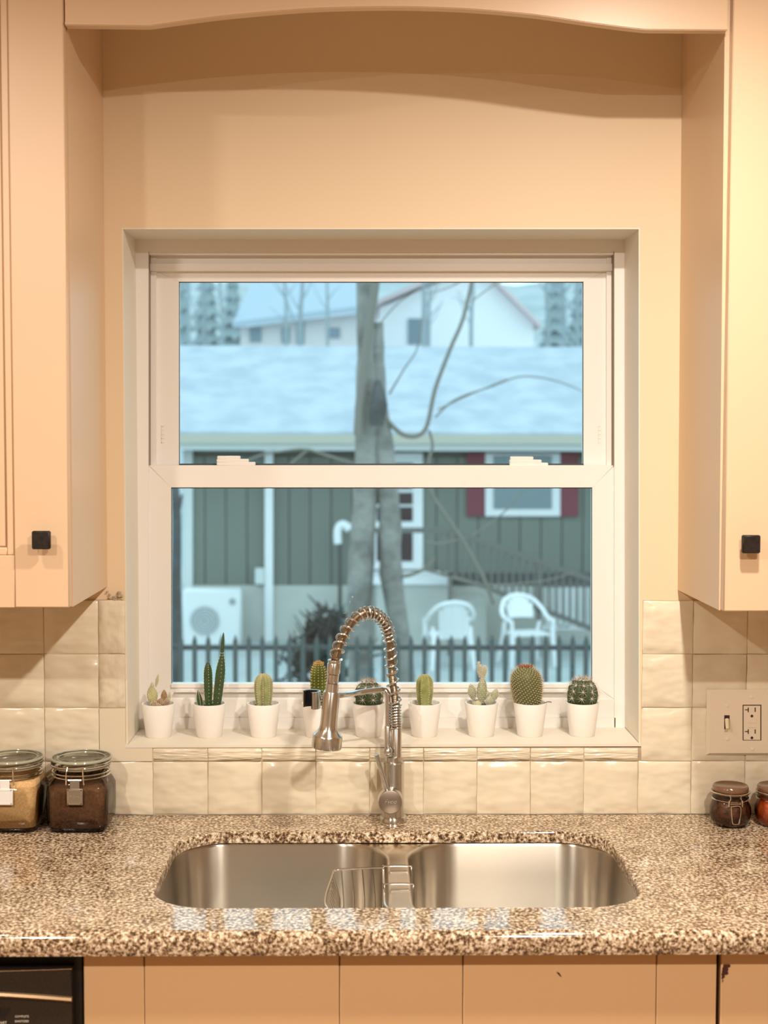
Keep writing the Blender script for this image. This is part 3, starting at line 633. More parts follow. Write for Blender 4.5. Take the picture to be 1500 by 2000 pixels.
# 5 + 9 round star-spined balls
def starball(px, label, h, rad, ribs, sp):
    r, c = potted(px, label); pf = lambda t: max(math.sin(math.acos(max(min(1 - 2 * (.14 + .86 * t), 1), -1))), .05) ** .8
    m, rg = ribbed(c, h, rad, ribs, .24, pf, 14, twist=.3); o = m.build('stem', 'c_ball', r); s = MB(); n = len(rg[0])
    for k in range(1, 14, 3):
        for i in range(0, n, 6):
            p = rg[k][i]; cen = c + V((0, 0, h * .42)); d = (p - cen).normalized(); s.ball(p, .0009, 6)
            t1 = d.cross(V((0, 0, 1))); t1 = t1.normalized() if t1.length > .01 else V((1, 0, 0)); t2 = d.cross(t1)
            for q in range(8): a = 2 * PI * q / 8 + rr.uniform(-.2, .2); s.cone(p, p + (d * .45 + t1 * math.cos(a) + t2 * math.sin(a)).normalized() * sp * rr.uniform(.8, 1.2), .00042)
            s.cone(p, p + d * sp * .9, .0004)
    s.build('spines', 's_white', o)
    tf = MB()
    for k in range(45): a = rr.uniform(0, 6.28); q = rr.uniform(.002, rad * .55); p = c + V((q * math.cos(a), q * math.sin(a), h - q * .15 - .001)); tf.cone(p, p + V((math.cos(a) * .5 + rr.uniform(-.3, .3), math.sin(a) * .5, 1)).normalized() * sp, .0005)
    tf.build('crown_spines', 's_rust', o); return r, c
starball(720, 'round dark cactus with white star spines behind the faucet arm', .050, .0290, 9, .0125)
# 6 lime column
column(829, 'short lime green ribbed cactus with knobbly edges in white pot', .064, .0165, 6, 'c_lime', 's_tan', .46, .002)
# 7 grey pad cactus
r, c = potted(940, 'potted cactus with fuzzy grey-green pads and two white upright tips')
padplant(r, c, [(-.001, 0, .004, .056, .0100, .006, .06, .1, 'c_grey', 's_white', .0025), (-.015, 0, .012, .034, .0085, .005, -.22, .2, 'c_grey', 's_white', .002), (.000, .0, .054, .030, .0035, .003, -.12, 0, 'c_grey', 's_white', .005), (.005, .001, .056, .026, .0038, .003, .05, 0, 'c_grey', 's_white', .005), (-.003, 0, .056, .034, .0030, .003, -.10, 0, 'c_grey', 's_white', .004), (.014, -.004, -.001, .022, .0075, .005, .1, .2, 'c_grey', 's_white', .002), (.022, 0, .010, .026, .0075, .005, .30, 0, 'c_grey', 's_white', .0025), (.010, .004, .012, .022, .0070, .005, -.1, 0, 'c_grey', 's_white', .002), (-.008, -.004, -.002, .014, .007, .006, 0, 0, 'c_yel', 's_white', .001)])
# 8 big barrel with spiral tubercles
r, c = potted(1035, 'stout barrel cactus covered in golden dots with a reddish crown'); c = c + V((-.005, 0, 0)); h, R = .081, .0285
pf = lambda t: (.80 + .28 * math.sin(PI * min(t * .9 + .05, 1))) * (1 if t < .72 else math.sqrt(max(1 - ((t - .72) / .28) ** 2, .0009)))
m, rg = ribbed(c, h, R, 8, .02, pf, 20, lean=(-.06, 0)); o = m.build('stem', 'c_barrel', r); m = MB(); s = MB(); N_ = 520
for k in range(N_):
    t = (k + .5) / N_; t = t ** .92; a = k * 2.39996; rad = R * pf(t); p = c + V((rad * math.cos(a) - .06 * t * h, rad * math.sin(a), h * t))
    d = V((math.cos(a), math.sin(a), .15 + 1.6 * max(t - .75, 0) * 4)).normalized(); m.ball(p, .00115, 6)
    for q in range(3): s.cone(p, p + (d + V((rr.uniform(-.6, .6), rr.uniform(-.6, .6), rr.uniform(-.3, .6)))).normalized() * rr.uniform(.004, .009), .00026)
m.build('tubercles', 's_straw', o); s.build('spines', 's_tan', o); m = MB()
for k in range(220): a = rr.uniform(0, 6.28); q = .0125 * math.sqrt(rr.random()); p = c + V((q * math.cos(a) - .005, q * math.sin(a), h - .003 - q * .18)); m.cone(p, p + V((math.cos(a) * .35 + rr.uniform(-.3, .3), math.sin(a) * .35, 1)).normalized() * .0065, .0009)
m.build('red_crown', 's_red', r); m = MB(); m.tube(crom([c + V((.030, -.006, .004)), c + V((.037, -.008, .010)), c + V((.046, -.008, .0095))], 4), .0009, 6); m.build('dry_twig', 's_brown', r)
starball(1137, 'round dark green ribbed cactus with pale star spines nearest the bare jamb', .054, .0315, 10, .0125)

# ================================================================== JARS
def bail_jar(px, py, label, fill, tagm, fillh, withtext):
    p = G(px, py, ZT); p.y += .055; r = thing('storage_jar', label, 'jar', (p.x, p.y, ZT), 'square clip-top storage jars'); c = V((p.x, p.y, ZT)); s = 2680 / (DIST + p.y); w = 60 / s; H = 103 / s
    def ring(f, z, rad): return [q + c for q in rrect(-w * f, w * f, -w * f, w * f, rad, z, 6)]
    def circ(rad, z, n=28): return [c + V((rad * math.cos(2 * PI * (i + .5) / n + PI / 4 - 2 * PI / 56 * 0), rad * math.sin(2 * PI * (i + .5) / n + PI / 4), z)) for i in range(n)]
    rc = w * .36
    def mix(f, rad, z, t):       # square body to round neck
        a = ring(f, z, rc); n = len(a); out = []
        for q in a:
            d = q - c; an = math.atan2(d.y, d.x); k = V((rad * math.cos(an), rad * math.sin(an), z)) + c; out.append(V((q.x, q.y, z)).lerp(k, t)); out[-1].z = ZT + z
        return out
    m = MB(); m.loft([mix(.70, 0, .002, 0), mix(.90, 0, .003, 0), mix(.98, 0, .012, 0), mix(1, 0, .03, 0), mix(1, 0, H - .022, 0), mix(.97, w * .93, H - .010, .35), mix(.93, w * .90, H - .002, .8), mix(.9, w * .87, H + .002, 1), mix(.9, w * .90, H + .006, 1), mix(.9, w * .90, H + .010, 1), mix(.9, w * .86, H + .012, 1), mix(.9, w * .86, H + .016, 1)], True, True, False)
    m.build('glass_body', 'jar', r)
    m = MB(); m.loft([mix(.72, 0, .007, 0), mix(.88, 0, .009, 0), mix(.92, 0, .03, 0), mix(.92, 0, fillh * H - .004, 0), mix(.88, 0, fillh * H, 0), mix(.5, 0, fillh * H + .002, 0)], True, True, True); m.build('contents', fill, r)
    m = MB(); m.lathe([(w * .87, H + .0165), (w * .93, H + .0165), (w * .93, H + .0195), (w * .87, H + .0195)], 40, c, capa=False, capb=False); m.build('rubber_seal', 'rubber', r)
    m = MB(); m.lathe([(w * .88, H + .020), (w * .97, H + .021), (w * .985, H + .028), (w * .97, H + .033), (w * .90, H + .034), (w * .78, H + .031), (w * .74, H + .0295), (w * .1, H + .029)], 44, c, capa=False); lid = m.build('glass_lid', 'jarthick', r)
    m = MB(); cir = lambda q, z: [c + V((q * math.cos(a), q * math.sin(a), z)) for a in [2 * PI * k / 44 for k in range(44)]]
    m.tube(cir(w * .965, H + .032), .0026, 8, True); m.tube(cir(w * .78, H + .031), .0012, 8, True); m.tube(cir(w * .955, H + .022), .0016, 8, True); m.build('lid_rim_refraction', 'rimlines', lid)  # half-opaque tubes stand in for refraction lines round the lid rim
    m = MB()
    for z in (H + .002, H + .0085): m.tube([c + V((w * .925 * math.cos(a), w * .925 * math.sin(a), z)) for a in [2 * PI * k / 40 for k in range(40)]], .0014, 6, True)
    m.tube([c + V((w * .985 * math.cos(a), w * .985 * math.sin(a), H + .024 + .003 * math.cos(a))) for a in [2 * PI * k / 40 for k in range(40)]], .0014, 6, True)
    m.build('wire_bail', 'wire', r)
    m = MB(); yf = -w * .97 - .003
    for sx_ in (-1, 1): m.tube(crom([c + V((sx_ * .014, -w * .98, H + .026)), c + V((sx_ * .015, yf - .002, H + .016)), c + V((sx_ * .0155, yf - .002, H + .004)), c + V((sx_ * .016, yf, H - .006))], 4), .0013, 6)
    m.tube([c + V((-.012, yf - .001, H + .003)), c + V((.012, yf - .001, H + .003))], .0018, 8); m.build('clasp_wire', 'wire', r)
    m = MB(); m.cbox(c.x - .0085, c.x + .0085, c.y + yf - .003, c.y + yf - .0015, c.z + H - .016, c.z + H + .003, .0005); m.cbox(c.x - .0145, c.x + .0145, c.y + yf - .0045, c.y + yf - .0015, c.z + H - .042, c.z + H - .012, .003)
    t = m.build('clasp_tag', tagm, r)
    m = MB(); a0, a1, b0, b1 = c.x - .0125, c.x + .0125, c.z + H - .040, c.z + H - .014; yq = c.y + yf - .0050
    for q in ((a0, a1, b0, b0 + .0015), (a0, a1, b1 - .0015, b1), (a0, a0 + .0015, b0, b1), (a1 - .0015, a1, b0, b1)): m.box(q[0], q[1], yq, yq + .001, q[2], q[3])
    m.build('tag_border', 'wire' if tagm == 'tag' else 'tagwhite', t)
    if withtext: text_mesh('Kilner', .0085, 'wire', 'script_lettering', t, (c.x, c.y + yf - .0047, c.z + H - .0265), shear=.4, align='CENTER')
bail_jar(148, 1629, 'square glass clip-top jar of dark brown powder with pewter tag', 'coffee', 'tag', .86, True)
bail_jar(12, 1629, 'square glass clip-top jar of tan grain with white tag', 'oats', 'tagwhite', .97, False)
def spice_jar(px, py, label, fill):
    p = G(px, py, ZT); p.y += .026; r = thing('spice_jar', label, 'jar', (p.x, p.y, ZT), 'small round clip-top jars'); c = V((p.x, p.y, ZT)); s = 2680 / (DIST + p.y); u = 1 / s
    m = MB(); m.lathe([(24 * u, 0), (31 * u, 2 * u), (38 * u, 12 * u), (41 * u, 26 * u), (40 * u, 37 * u), (36 * u, 47 * u), (33 * u, 52 * u), (34 * u, 54 * u), (36 * u, 57 * u), (34 * u, 60 * u), (34 * u, 64 * u)], 40, c, capb=False); m.build('glass_body', 'jar', r)
    m = MB(); m.lathe([(23 * u, 2 * u), (30 * u, 4 * u), (36.5 * u, 13 * u), (39 * u, 26 * u), (38 * u, 36 * u), (34 * u, 46 * u), (31 * u, 51 * u), (31 * u, 55 * u), (10 * u, 56 * u)], 36, c); m.build('contents', fill, r)
    m = MB(); m.lathe([(33 * u, 64.5 * u), (37 * u, 65 * u), (37 * u, 68 * u), (33 * u, 68.5 * u)], 36, c, capa=False, capb=False); m.build('rubber_seal', 'amberlid', r)
    m = MB(); m.lathe([(34 * u, 69 * u), (35.5 * u, 71 * u), (35 * u, 78 * u), (33 * u, 80 * u), (30 * u, 79 * u), (27 * u, 77.5 * u), (2 * u, 77 * u)], 40, c); m.build('lid', 'amberlid', r)
    m = MB()
    for z, q in ((54 * u, 36), (68 * u, 38)): m.tube([c + V((q * u * math.cos(a), q * u * math.sin(a), z)) for a in [2 * PI * k / 36 for k in range(36)]], .0010, 6, True)
    m.build('wire_band', 'wire', r); m = MB(); y = -38.5 * u
    m.tube(crom([c + V((-11 * u, y, 68 * u)), c + V((-10 * u, y - 2 * u, 62 * u)), c + V((-13 * u, y - 2 * u, 56 * u)), c + V((-13 * u, y, 46 * u))], 4), .0011, 6); m.tube(crom([c + V((11 * u, y, 68 * u)), c + V((10 * u, y - 2 * u, 62 * u)), c + V((13 * u, y - 2 * u, 56 * u)), c + V((13 * u, y, 46 * u))], 4), .0011, 6)
    m.tube([c + V((-11 * u, y, 68 * u)), c + V((11 * u, y, 68 * u))], .0011, 6); m.tube([c + V((-11 * u, y - u, 52 * u)), c + V((11 * u, y - u, 52 * u))], .0014, 6)
    m.tube(crom([c + V((-9 * u, y - 2 * u, 46 * u)), c + V((-7 * u, y - 4.5 * u, 18 * u)), c + V((-4 * u, y - 5 * u, 13 * u)), c + V((4 * u, y - 5 * u, 13 * u)), c + V((7 * u, y - 4.5 * u, 18 * u)), c + V((9 * u, y - 2 * u, 46 * u)), c + V((-9 * u, y - 2 * u, 46 * u))], 5), .0011, 6)
    m.build('clasp_wire', 'wire', r)
spice_jar(1433, 1618, 'small round clip-top jar of dark brown flakes', 'chili'); spice_jar(1521, 1618, 'small round clip-top jar of red and orange preserve', 'pepper')

# ================================================================== SWITCH + OUTLET PLATE
sp = thing('switch_plate', 'ivory wall plate with toggle switch and double outlet on the tile', 'switch plate', (W(1443, 1411).x, -.009, W(1443, 1411).z)); yp = -.0095
q0, q1 = W(1378.5, 1475, yp), W(1508, 1347, yp)
e_ = .0055; mb = MB(); mb.hexa([(q0.x + e_, yp - .006, q0.z + e_), (q1.x - e_, yp - .006, q0.z + e_), (q1.x - e_, yp - .006, q1.z - e_), (q0.x + e_, yp - .006, q1.z - e_), (q0.x, yp + .001, q0.z), (q1.x, yp + .001, q0.z), (q1.x, yp + .001, q1.z), (q0.x, yp + .001, q1.z)]); mb.build('plate', 'ivory', sp)
ys = yp - .0062; pz = lambda a, b, c, d, m, nm, t=.0006, par=sp, yo=0: (lambda k: (k.pbox(a, b, c, d, ys - yo, t), k.build(nm, m, par))[1])(MB())
pz(1414.5, 1397, 1425, 1424, 'slot', 'toggle_slot'); t0, t1 = W(1420, 1405, ys), W(1421, 1424, ys - .014)
mb = MB(); mb.tube([t0, t0.lerp(t1, .9), t1], [.0042, .0036, .0030], 10); mb.build('toggle', 'toggle', sp)
for a, b in ((1419.5, 1378.5), (1420.5, 1443), (1468, 1361), (1469.5, 1463)):
    mb = MB(); mb.lathe([(.0034, -.0005), (.0030, .0012), (.001, .0016)], 14, W(a, b, ys), '-y'); mb.build('screw', 'screw', sp)
pz(1450.5, 1376.5, 1487, 1446, 'slot', 'outlet_recess'); of = pz(1452.5, 1378.5, 1485, 1445, 'ivory', 'outlet_face', .002, sp, .0012)
for y0 in (1382, 1424.5):
    for a, b, c_, d in ((1460.5, y0, 1462.5, y0 + 9), (1455, y0 + 3.5, 1461, y0 + 5.2), (1474, y0, 1476, y0 + 8.5)): pz(a, b, c_, d, 'slot', 'outlet_slot', .0005, of, .0015)
    mb = MB(); mb.lathe([(.0026, 0), (.0026, .0004)], 14, W(1468.5, y0 + 16.5, ys - .0013), '-y'); mb.build('ground_hole', 'slot', of)
pz(1461, 1404, 1477, 1412, 'ivory', 'test_button', .0012, of, .0022); pz(1461, 1414, 1477, 1421, 'ivory', 'reset_button', .0012, of, .0022)

# ================================================================== BASE CABINETS + DISHWASHER
yc_ = YF + .030; ztop = ZT - .0365
def fx_(p, y=yc_): return W(p, 1920, y).x
def front(root, a, b, nm='front_panel', z0=.10, z1=None, y=None, t=.02, g=.0006):
    m = MB(); m.cbox(a + g, b - g, (y or yc_), (y or yc_) + t, z0, z1 or ztop, .0012); return m.build(nm, 'lower', root)
sb = thing('sink_base_cabinet', 'tan painted sink base cabinet under the granite counter', 'cabinet', (.05, -.3, 0))
xs_ = [fx_(p) for p in (163, 282, 663, 904, 1282, 1400)]
mb = MB(); mb.box(xs_[0], xs_[-1], yc_ + .02, -.55, .10, ZT - .037); mb.box(xs_[0], xs_[-1], yc_ + .08, yc_ + .1, 0, .10); mb.box(xs_[0], xs_[0] + .018, yc_ + .02, -.02, .1, ZT - .24); mb.box(xs_[-1] - .018, xs_[-1], yc_ + .02, -.02, .1, ZT - .24); mb.box(xs_[0], xs_[-1], yc_ + .02, -.02, .1, .118); mb.build('body', 'lower', sb)
for i, nm in enumerate(('stile', 'door', 'stile', 'door', 'stile')): front(sb, xs_[i], xs_[i + 1], nm, y=yc_ - (.0004 if nm == 'door' else 0))
p = W(1092, 1903, yc_ - .0008); mb = MB(); mb.prism([(p.x - .004, yc_ - .0010, p.z + .004), (p.x + .0005, yc_ - .001, p.z + .002), (p.x + .004, yc_ - .001, p.z - .004), (p.x + .0015, yc_ - .001, p.z - .003), (p.x - .002, yc_ - .001, p.z + .0005)], (0, .0008, 0)); mb.build('paint_chip', 'chip', sb)
rc_ = thing('base_cabinet', 'tan painted base cabinet with chipped corner beside the sink cabinet', 'cabinet', (1.0, -.3, 0)); x0 = fx_(1407)
mb = MB(); mb.box(x0 + .002, 1.42, yc_ + .02, -.02, .10, ZT - .037); mb.box(x0 + .002, 1.42, yc_ + .08, yc_ + .1, 0, .1); mb.build('body', 'gap', rc_); d1 = front(rc_, x0, x0 + .44, 'door'); d2 = front(rc_, x0 + .443, 1.42, 'door')
for px_, py_, w, h in ((1412, 1884, 15, 7), (1410, 1890, 13, 9), (1409, 1898, 14, 7), (1409, 1904, 7, 8), (1410, 1912, 3, 8)):
    m = MB(); a, b = W(px_, py_ + h, yc_ - .001), W(px_ + w, py_, yc_ - .001); m.prism([(a.x, yc_ - .001, a.z), (b.x - .002, yc_ - .001, a.z + .001), (b.x, yc_ - .001, (a.z + b.z) / 2), (b.x - .001, yc_ - .001, b.z), (a.x + .001, yc_ - .001, b.z)], (0, .0008, 0)); m.build('paint_chip', 'chip', d1)
lc = thing('base_cabinet', 'tan painted base cabinet on the far side of the dishwasher', 'cabinet', (-1.4, -.3, 0)); DW0 = fx_(160) - .605
mb = MB(); mb.box(-1.72, DW0 - .006, yc_ + .02, -.02, .10, ZT - .037); mb.build('body', 'gap', lc); front(lc, -1.72, DW0 - .006, 'door')
dw = thing('dishwasher', 'black built-in dishwasher with curved control panel under the counter', 'dishwasher', (DW0 + .3, -.3, 0)); DW1 = fx_(159)
mb = MB(); mb.cbox(DW0, DW1, yc_ + .012, -.03, .02, ztop - .002, .002); mb.build('body', 'black', dw)
zz = lambda py, y=yc_: W(80, py, y).z
dx1 = W(140, 1940, yc_ - .01).x
mb = MB(); mb.cbox(DW0 + .02, dx1, yc_ - .012, yc_ + .012, zz(1990) - .06, zz(1894, yc_ - .012), .002); cp = mb.build('control_panel', 'dwpanel', dw)
mb = MB(); mb.tube([W(140, 1892.5, yc_ - .013), W(0, 1897, yc_ - .013), V((DW0 + .02, yc_ - .013, W(0, 1897, yc_ - .013).z - .002))], .0008, 6); mb.build('panel_edge', 'wire', dw)
xe = W(140, 1953, yc_ - .016).x; ze = W(140, 1953, yc_ - .016).z; xm = DW0 + .305; kq = .188
arc = [V((xm + (xe - xm) * (1 - t / 6), yc_ - .016 - .005 * (1 - (1 - t / 6) ** 2), ze + kq * (xe - xm) ** 2 * (1 - (1 - t / 6) ** 2))) for t in range(13)]; cv = crom(arc, 6); mb = MB()
mb.loft([[p + V((0, .005, .0030)), p + V((0, -.001, .0030)), p + V((0, -.003, -.0005)), p + V((0, .001, -.0042)), p + V((0, .006, -.0042))] for p in cv], True, True, True); mb.build('handle_lip', 'dwlip', dw, 'bronze coloured curved lip')
mb = MB(); mb.cbox(DW0 + .01, DW1 - .01, yc_ - .008, yc_ + .012, .10, zz(1990) - .064, .003); mb.build('door', 'black', dw)
for i, (tx, py_) in enumerate((('COMPLETE', 1985.5), ('SANITIZED', 1995))): q = W(29, py_, yc_ - .0125); text_mesh(tx, .0042, 'print', 'panel_print', cp, q)
text_mesh('START', .0055, 'print', 'panel_print', cp, W(-8, 1998, yc_ - .0125))
mb = MB(); q = W(4, 1977, yc_ - .0125); mb.prism([q + V((-.012, 0, .006)), q + V((.013, 0, .006)), q + V((.004, 0, -.010)), q + V((-.012, 0, -.010))], (0, .0006, 0)); mb.build('start_button', 'black', cp)

# ================================================================== CEILING LIGHTS
for i, (x, y, wt) in enumerate(LAMPS):
    r = thing('ceiling_light', 'round flush ceiling light with white trim ring', 'light', (x, y, CEIL), 'round flush ceiling lights')
    m = MB(); m.lathe([(.085, 0), (.085, -.003), (.070, -.006), (.045, -.006), (.045, 0)], 32, (x, y, CEIL - .0005), capa=False, capb=False); m.build('trim_ring', 'trim', r)
    m = MB(); m.lathe([(.045, -.001), (.002, -.0012)], 24, (x, y, CEIL - .001), capa=False); m.build('lens', 'lens', r)
    ld = bpy.data.lights.new('ceiling_lamp', 'AREA'); ld.shape = 'DISK'; ld.size = .08; ld.energy = wt; ld.color = LAMP_COL
    lo = bpy.data.objects.new('ceiling_lamp', ld); COL.objects.link(lo); lo.location = (x, y, CEIL - .008); attach(lo, r)

# ================================================================== GARDEN AND NEIGHBOURS
GZ = -1.4; HYW = 17.6
mb = MB(); mb.box(-45, 45, .4, 30, GZ - .3, GZ); struct(mb.build('ground', 'lawn'), 'pale winter yard ground')
mb = MB(); nx, ny = 24, 10; g = []
for j in range(ny + 1):
    for i in range(nx + 1):
        x = -70 + 140 * i / nx; y = 29 + 75 * j / ny; g.append((x, y, GZ + .0 + 15 * (j / ny) ** 1.2 + (random.uniform(-.5, .5) if j else 0)))
mb.add(g, [(j * (nx + 1) + i, j * (nx + 1) + i + 1, (j + 1) * (nx + 1) + i + 1, (j + 1) * (nx + 1) + i) for j in range(ny) for i in range(nx)], True); struct(mb.build('hillside', 'hill'), 'pale brushy hillside behind the houses')
# neighbour house
hs = thing('neighbour_house', 'sage green house with pale shingle roof behind the fence', 'house', (1, HYW + 3, GZ)); hy = lambda x, y, Y=HYW: W(x, y, Y)
x0h = hy(359, 1000).x; x1h = 9.0; zsid = hy(500, 1143).z; zev = hy(700, 905).z
mb = MB(); mb.box(x0h, x1h, HYW + .04, HYW + 7, GZ, zev + .4); mb.build('wall', 'backing', hs)
mb = MB(); mb.box(x0h + .02, x1h, HYW - .03, HYW + .05, GZ, zsid); mb.build('foundation', 'concrete', hs)
bw = .31; me = None; k = 0
while x0h + k * bw < x1h - .1:
    if me is None: m = MB(); m.cbox(.004, bw - .008, -.0, .03, zsid, zev + .1, .006); me = m.mesh('siding_board', 'siding')
    o = bpy.data.objects.new('siding_board', me); COL.objects.link(o); o.location = (x0h + k * bw, HYW, 0); attach(o, hs); k += 1
zg = hy(700, 852).z; ye = HYW - .55; zg = W(700, 852, ye).z; zr = W(700, 676, HYW + 3.2).z
xl_ = W(345, 676, HYW + 3.2).x; xr_ = 9.6
mb = MB(); mb.hexa([(xl_, ye, zg), (xr_, ye, zg), (xr_, ye, zg + .06), (xl_, ye, zg + .06), (xl_, HYW + 3.2, zr - .06), (xr_, HYW + 3.2, zr - .06), (xr_, HYW + 3.2, zr), (xl_, HYW + 3.2, zr)]); mb.hexa([(xl_, HYW + 3.2, zr - .06), (xr_, HYW + 3.2, zr - .06), (xr_, HYW + 3.2, zr), (xl_, HYW + 3.2, zr), (xl_, HYW + 7.4, zg), (xr_, HYW + 7.4, zg), (xr_, HYW + 7.4, zg + .06), (xl_, HYW + 7.4, zg + .06)]); mb.build('roof', 'shingle', hs)
mb = MB(); mb.box(xl_, xr_, ye - .10, ye, W(700, 866, ye).z, zg + .02); mb.build('gutter', 'cream', hs)
mb = MB(); mb.box(xl_, xr_, ye, ye + .03, W(700, 880, ye).z, W(700, 866, ye).z); mb.build('fascia', 'gutter', hs)
mb = MB(); mb.box(xl_, xr_, ye + .03, HYW, W(700, 876, ye).z - .02, W(700, 876, ye).z); mb.build('soffit', 'soffit', hs)
def hb2(x0, y0, x1, y1, m, nm, Y=HYW - .06, t=.06, par=None):
    k = MB(); k.pbox(x0, y0, x1, y1, Y, t); return k.build(nm, m, par or hs)
hb2(360, 880, 376, 1152, 'gutter', 'corner_board'); hb2(517, 880, 533, 1258, 'hwhite', 'downspout', HYW - .12, .1); hb2(498, 1110, 516, 1141, 'gutter', 'meter_box', HYW - .14, .12)
w1 = hb2(948, 885, 1094, 1008, 'hwhite', 'window'); hb2(964, 890, 1078, 994, 'hglass', 'pane', HYW - .075, .02, w1)
hb2(912, 885, 948, 1008, 'maroon', 'shutter'); hb2(1094, 885, 1130, 1008, 'maroon', 'shutter')
w2 = hb2(722, 885, 826, 1112, 'hwhite', 'door'); 
for a, b in ((905, 955), (962, 985), (990, 1018), (1040, 1096)): hb2(736, a, 806, b, 'hdark', 'pane', HYW - .075, .02, w2)
hb2(690, 1120, 1165, 1142, 'soffit', 'skirt_board', HYW - .05)
# porch landing, stair rail
pc = thing('porch_landing', 'pale block porch landing with white edge by the neighbour door', 'porch', (1, HYW - .6, GZ)); Yp = HYW - 1.1
a, b = W(735, 1141, Yp), W(876, 1141, Yp); mb = MB(); mb.box(a.x, b.x, Yp, HYW - .08, GZ, a.z); mb.build('block', 'concrete', pc)
mb = MB(); mb.box(a.x - .05, b.x + .05, Yp - .05, HYW - .08, a.z, W(735, 1129, Yp).z); mb.build('edge_slab', 'hwhite', pc)
a2, b2 = W(878, 1176, Yp), W(950, 1176, Yp); mb = MB(); mb.box(b.x, b2.x, Yp, HYW - .08, GZ, a2.z); mb.build('step', 'concrete', pc)
sr = thing('stair_railing', 'weathered wooden stair railing sloping down past the green siding', 'railing', (W(990, 1100, HYW - 1.5).x, HYW - 1.5, GZ)); Yr = HYW - 1.5
def bar(x0, y0, x1, y1, hw, m, nm, Y=Yr, t=.09, par=sr): k = MB(); k.pquad([(x0, y0 + hw), (x1, y1 + hw), (x1, y1 - hw), (x0, y0 - hw)], Y, t); return k.build(nm, m, par)
bar(712, 1036, 880, 1036, 5, 'deck', 'top_rail'); bar(878, 1036, 1240, 1162, 5.5, 'deck', 'top_rail'); bar(960, 1152, 1240, 1262, 5, 'deck', 'bottom_rail'); bar(860, 1118, 962, 1152, 4, 'deck', 'bottom_rail')
for k in range(27):
    x = 862 + k * 14; yt = 1036 if x < 880 else 1036 + (x - 878) * .348; yb2 = 1118 + (x - 860) * .36
    bar(x - 2, (yt + yb2) / 2, x + 2, (yt + yb2) / 2, (yb2 - yt) / 2, 'deck', 'baluster', Yr + .02, .04)
for x, yt in ((1054, 1098), (880, 1036)): 
    k = MB(); a = W(x - 4, yt, Yr); b = W(x + 4, yt, Yr); k.box(a.x, b.x, Yr, Yr + .09, GZ, a.z); k.build('post', 'deck', sr)
# white balusters beyond
wr = thing('white_railing', 'white baluster railing beyond the stair rail', 'railing', (W(1110, 1200, HYW - .8).x, HYW - .8, GZ)); Yw = HYW - .8
for k in range(9): hb2(1068 + k * 12, 1146, 1074 + k * 12, 1226, 'plastic', 'baluster', Yw, .05, wr)
hb2(1050, 1222, 1180, 1230, 'plastic', 'bottom_rail', Yw, .06, wr); hb2(1050, 1140, 1180, 1147, 'deck', 'top_rail', Yw, .06, wr)
for q in (1050, 1176): k = MB(); a = W(q, 1200, Yw); k.box(a.x, a.x + .06, Yw, Yw + .06, GZ, W(q, 1222, Yw).z); k.build('post', 'plastic', wr)
# outdoor AC unit
Ya = HYW - .62; ac = thing('heat_pump', 'white outdoor heat pump unit with round grey fan grille', 'heat pump', (W(413, 1265, Ya).x, Ya + .17, GZ))
a, b = W(357, 1262, Ya), W(470, 1151, Ya); mb = MB(); mb.cbox(a.x, b.x, Ya, Ya + .34, a.z, b.z, .03); cs_ = mb.build('casing', 'ac', ac)
fc = W(400, 1212, Ya); fr = 29 * (DIST + Ya) / F
mb = MB(); mb.lathe([(fr, .0), (fr, .012), (.02, .012)], 36, (fc.x, Ya, fc.z), '-y'); gr = mb.build('fan_grille', 'grille', ac)
for k in range(1, 6): m = MB(); q = fr * k / 5.4; m.tube([(fc.x + q * math.cos(t), Ya - .018, fc.z + q * math.sin(t)) for t in [2 * PI * i / 28 for i in range(28)]], .006, 5, True); m.build('grille_ring', 'ac', gr)
k = MB(); q = W(454, 1175, Ya); k.lathe([(.05, 0), (.05, .01)], 16, (q.x, Ya, q.z), '-y'); k.build('badge', 'grille', ac)
for q in (375, 450): k = MB(); a2 = W(q, 1262, Ya); k.box(a2.x - .05, a2.x + .05, Ya + .02, Ya + .32, GZ, a.z); k.build('foot', 'grille', ac)
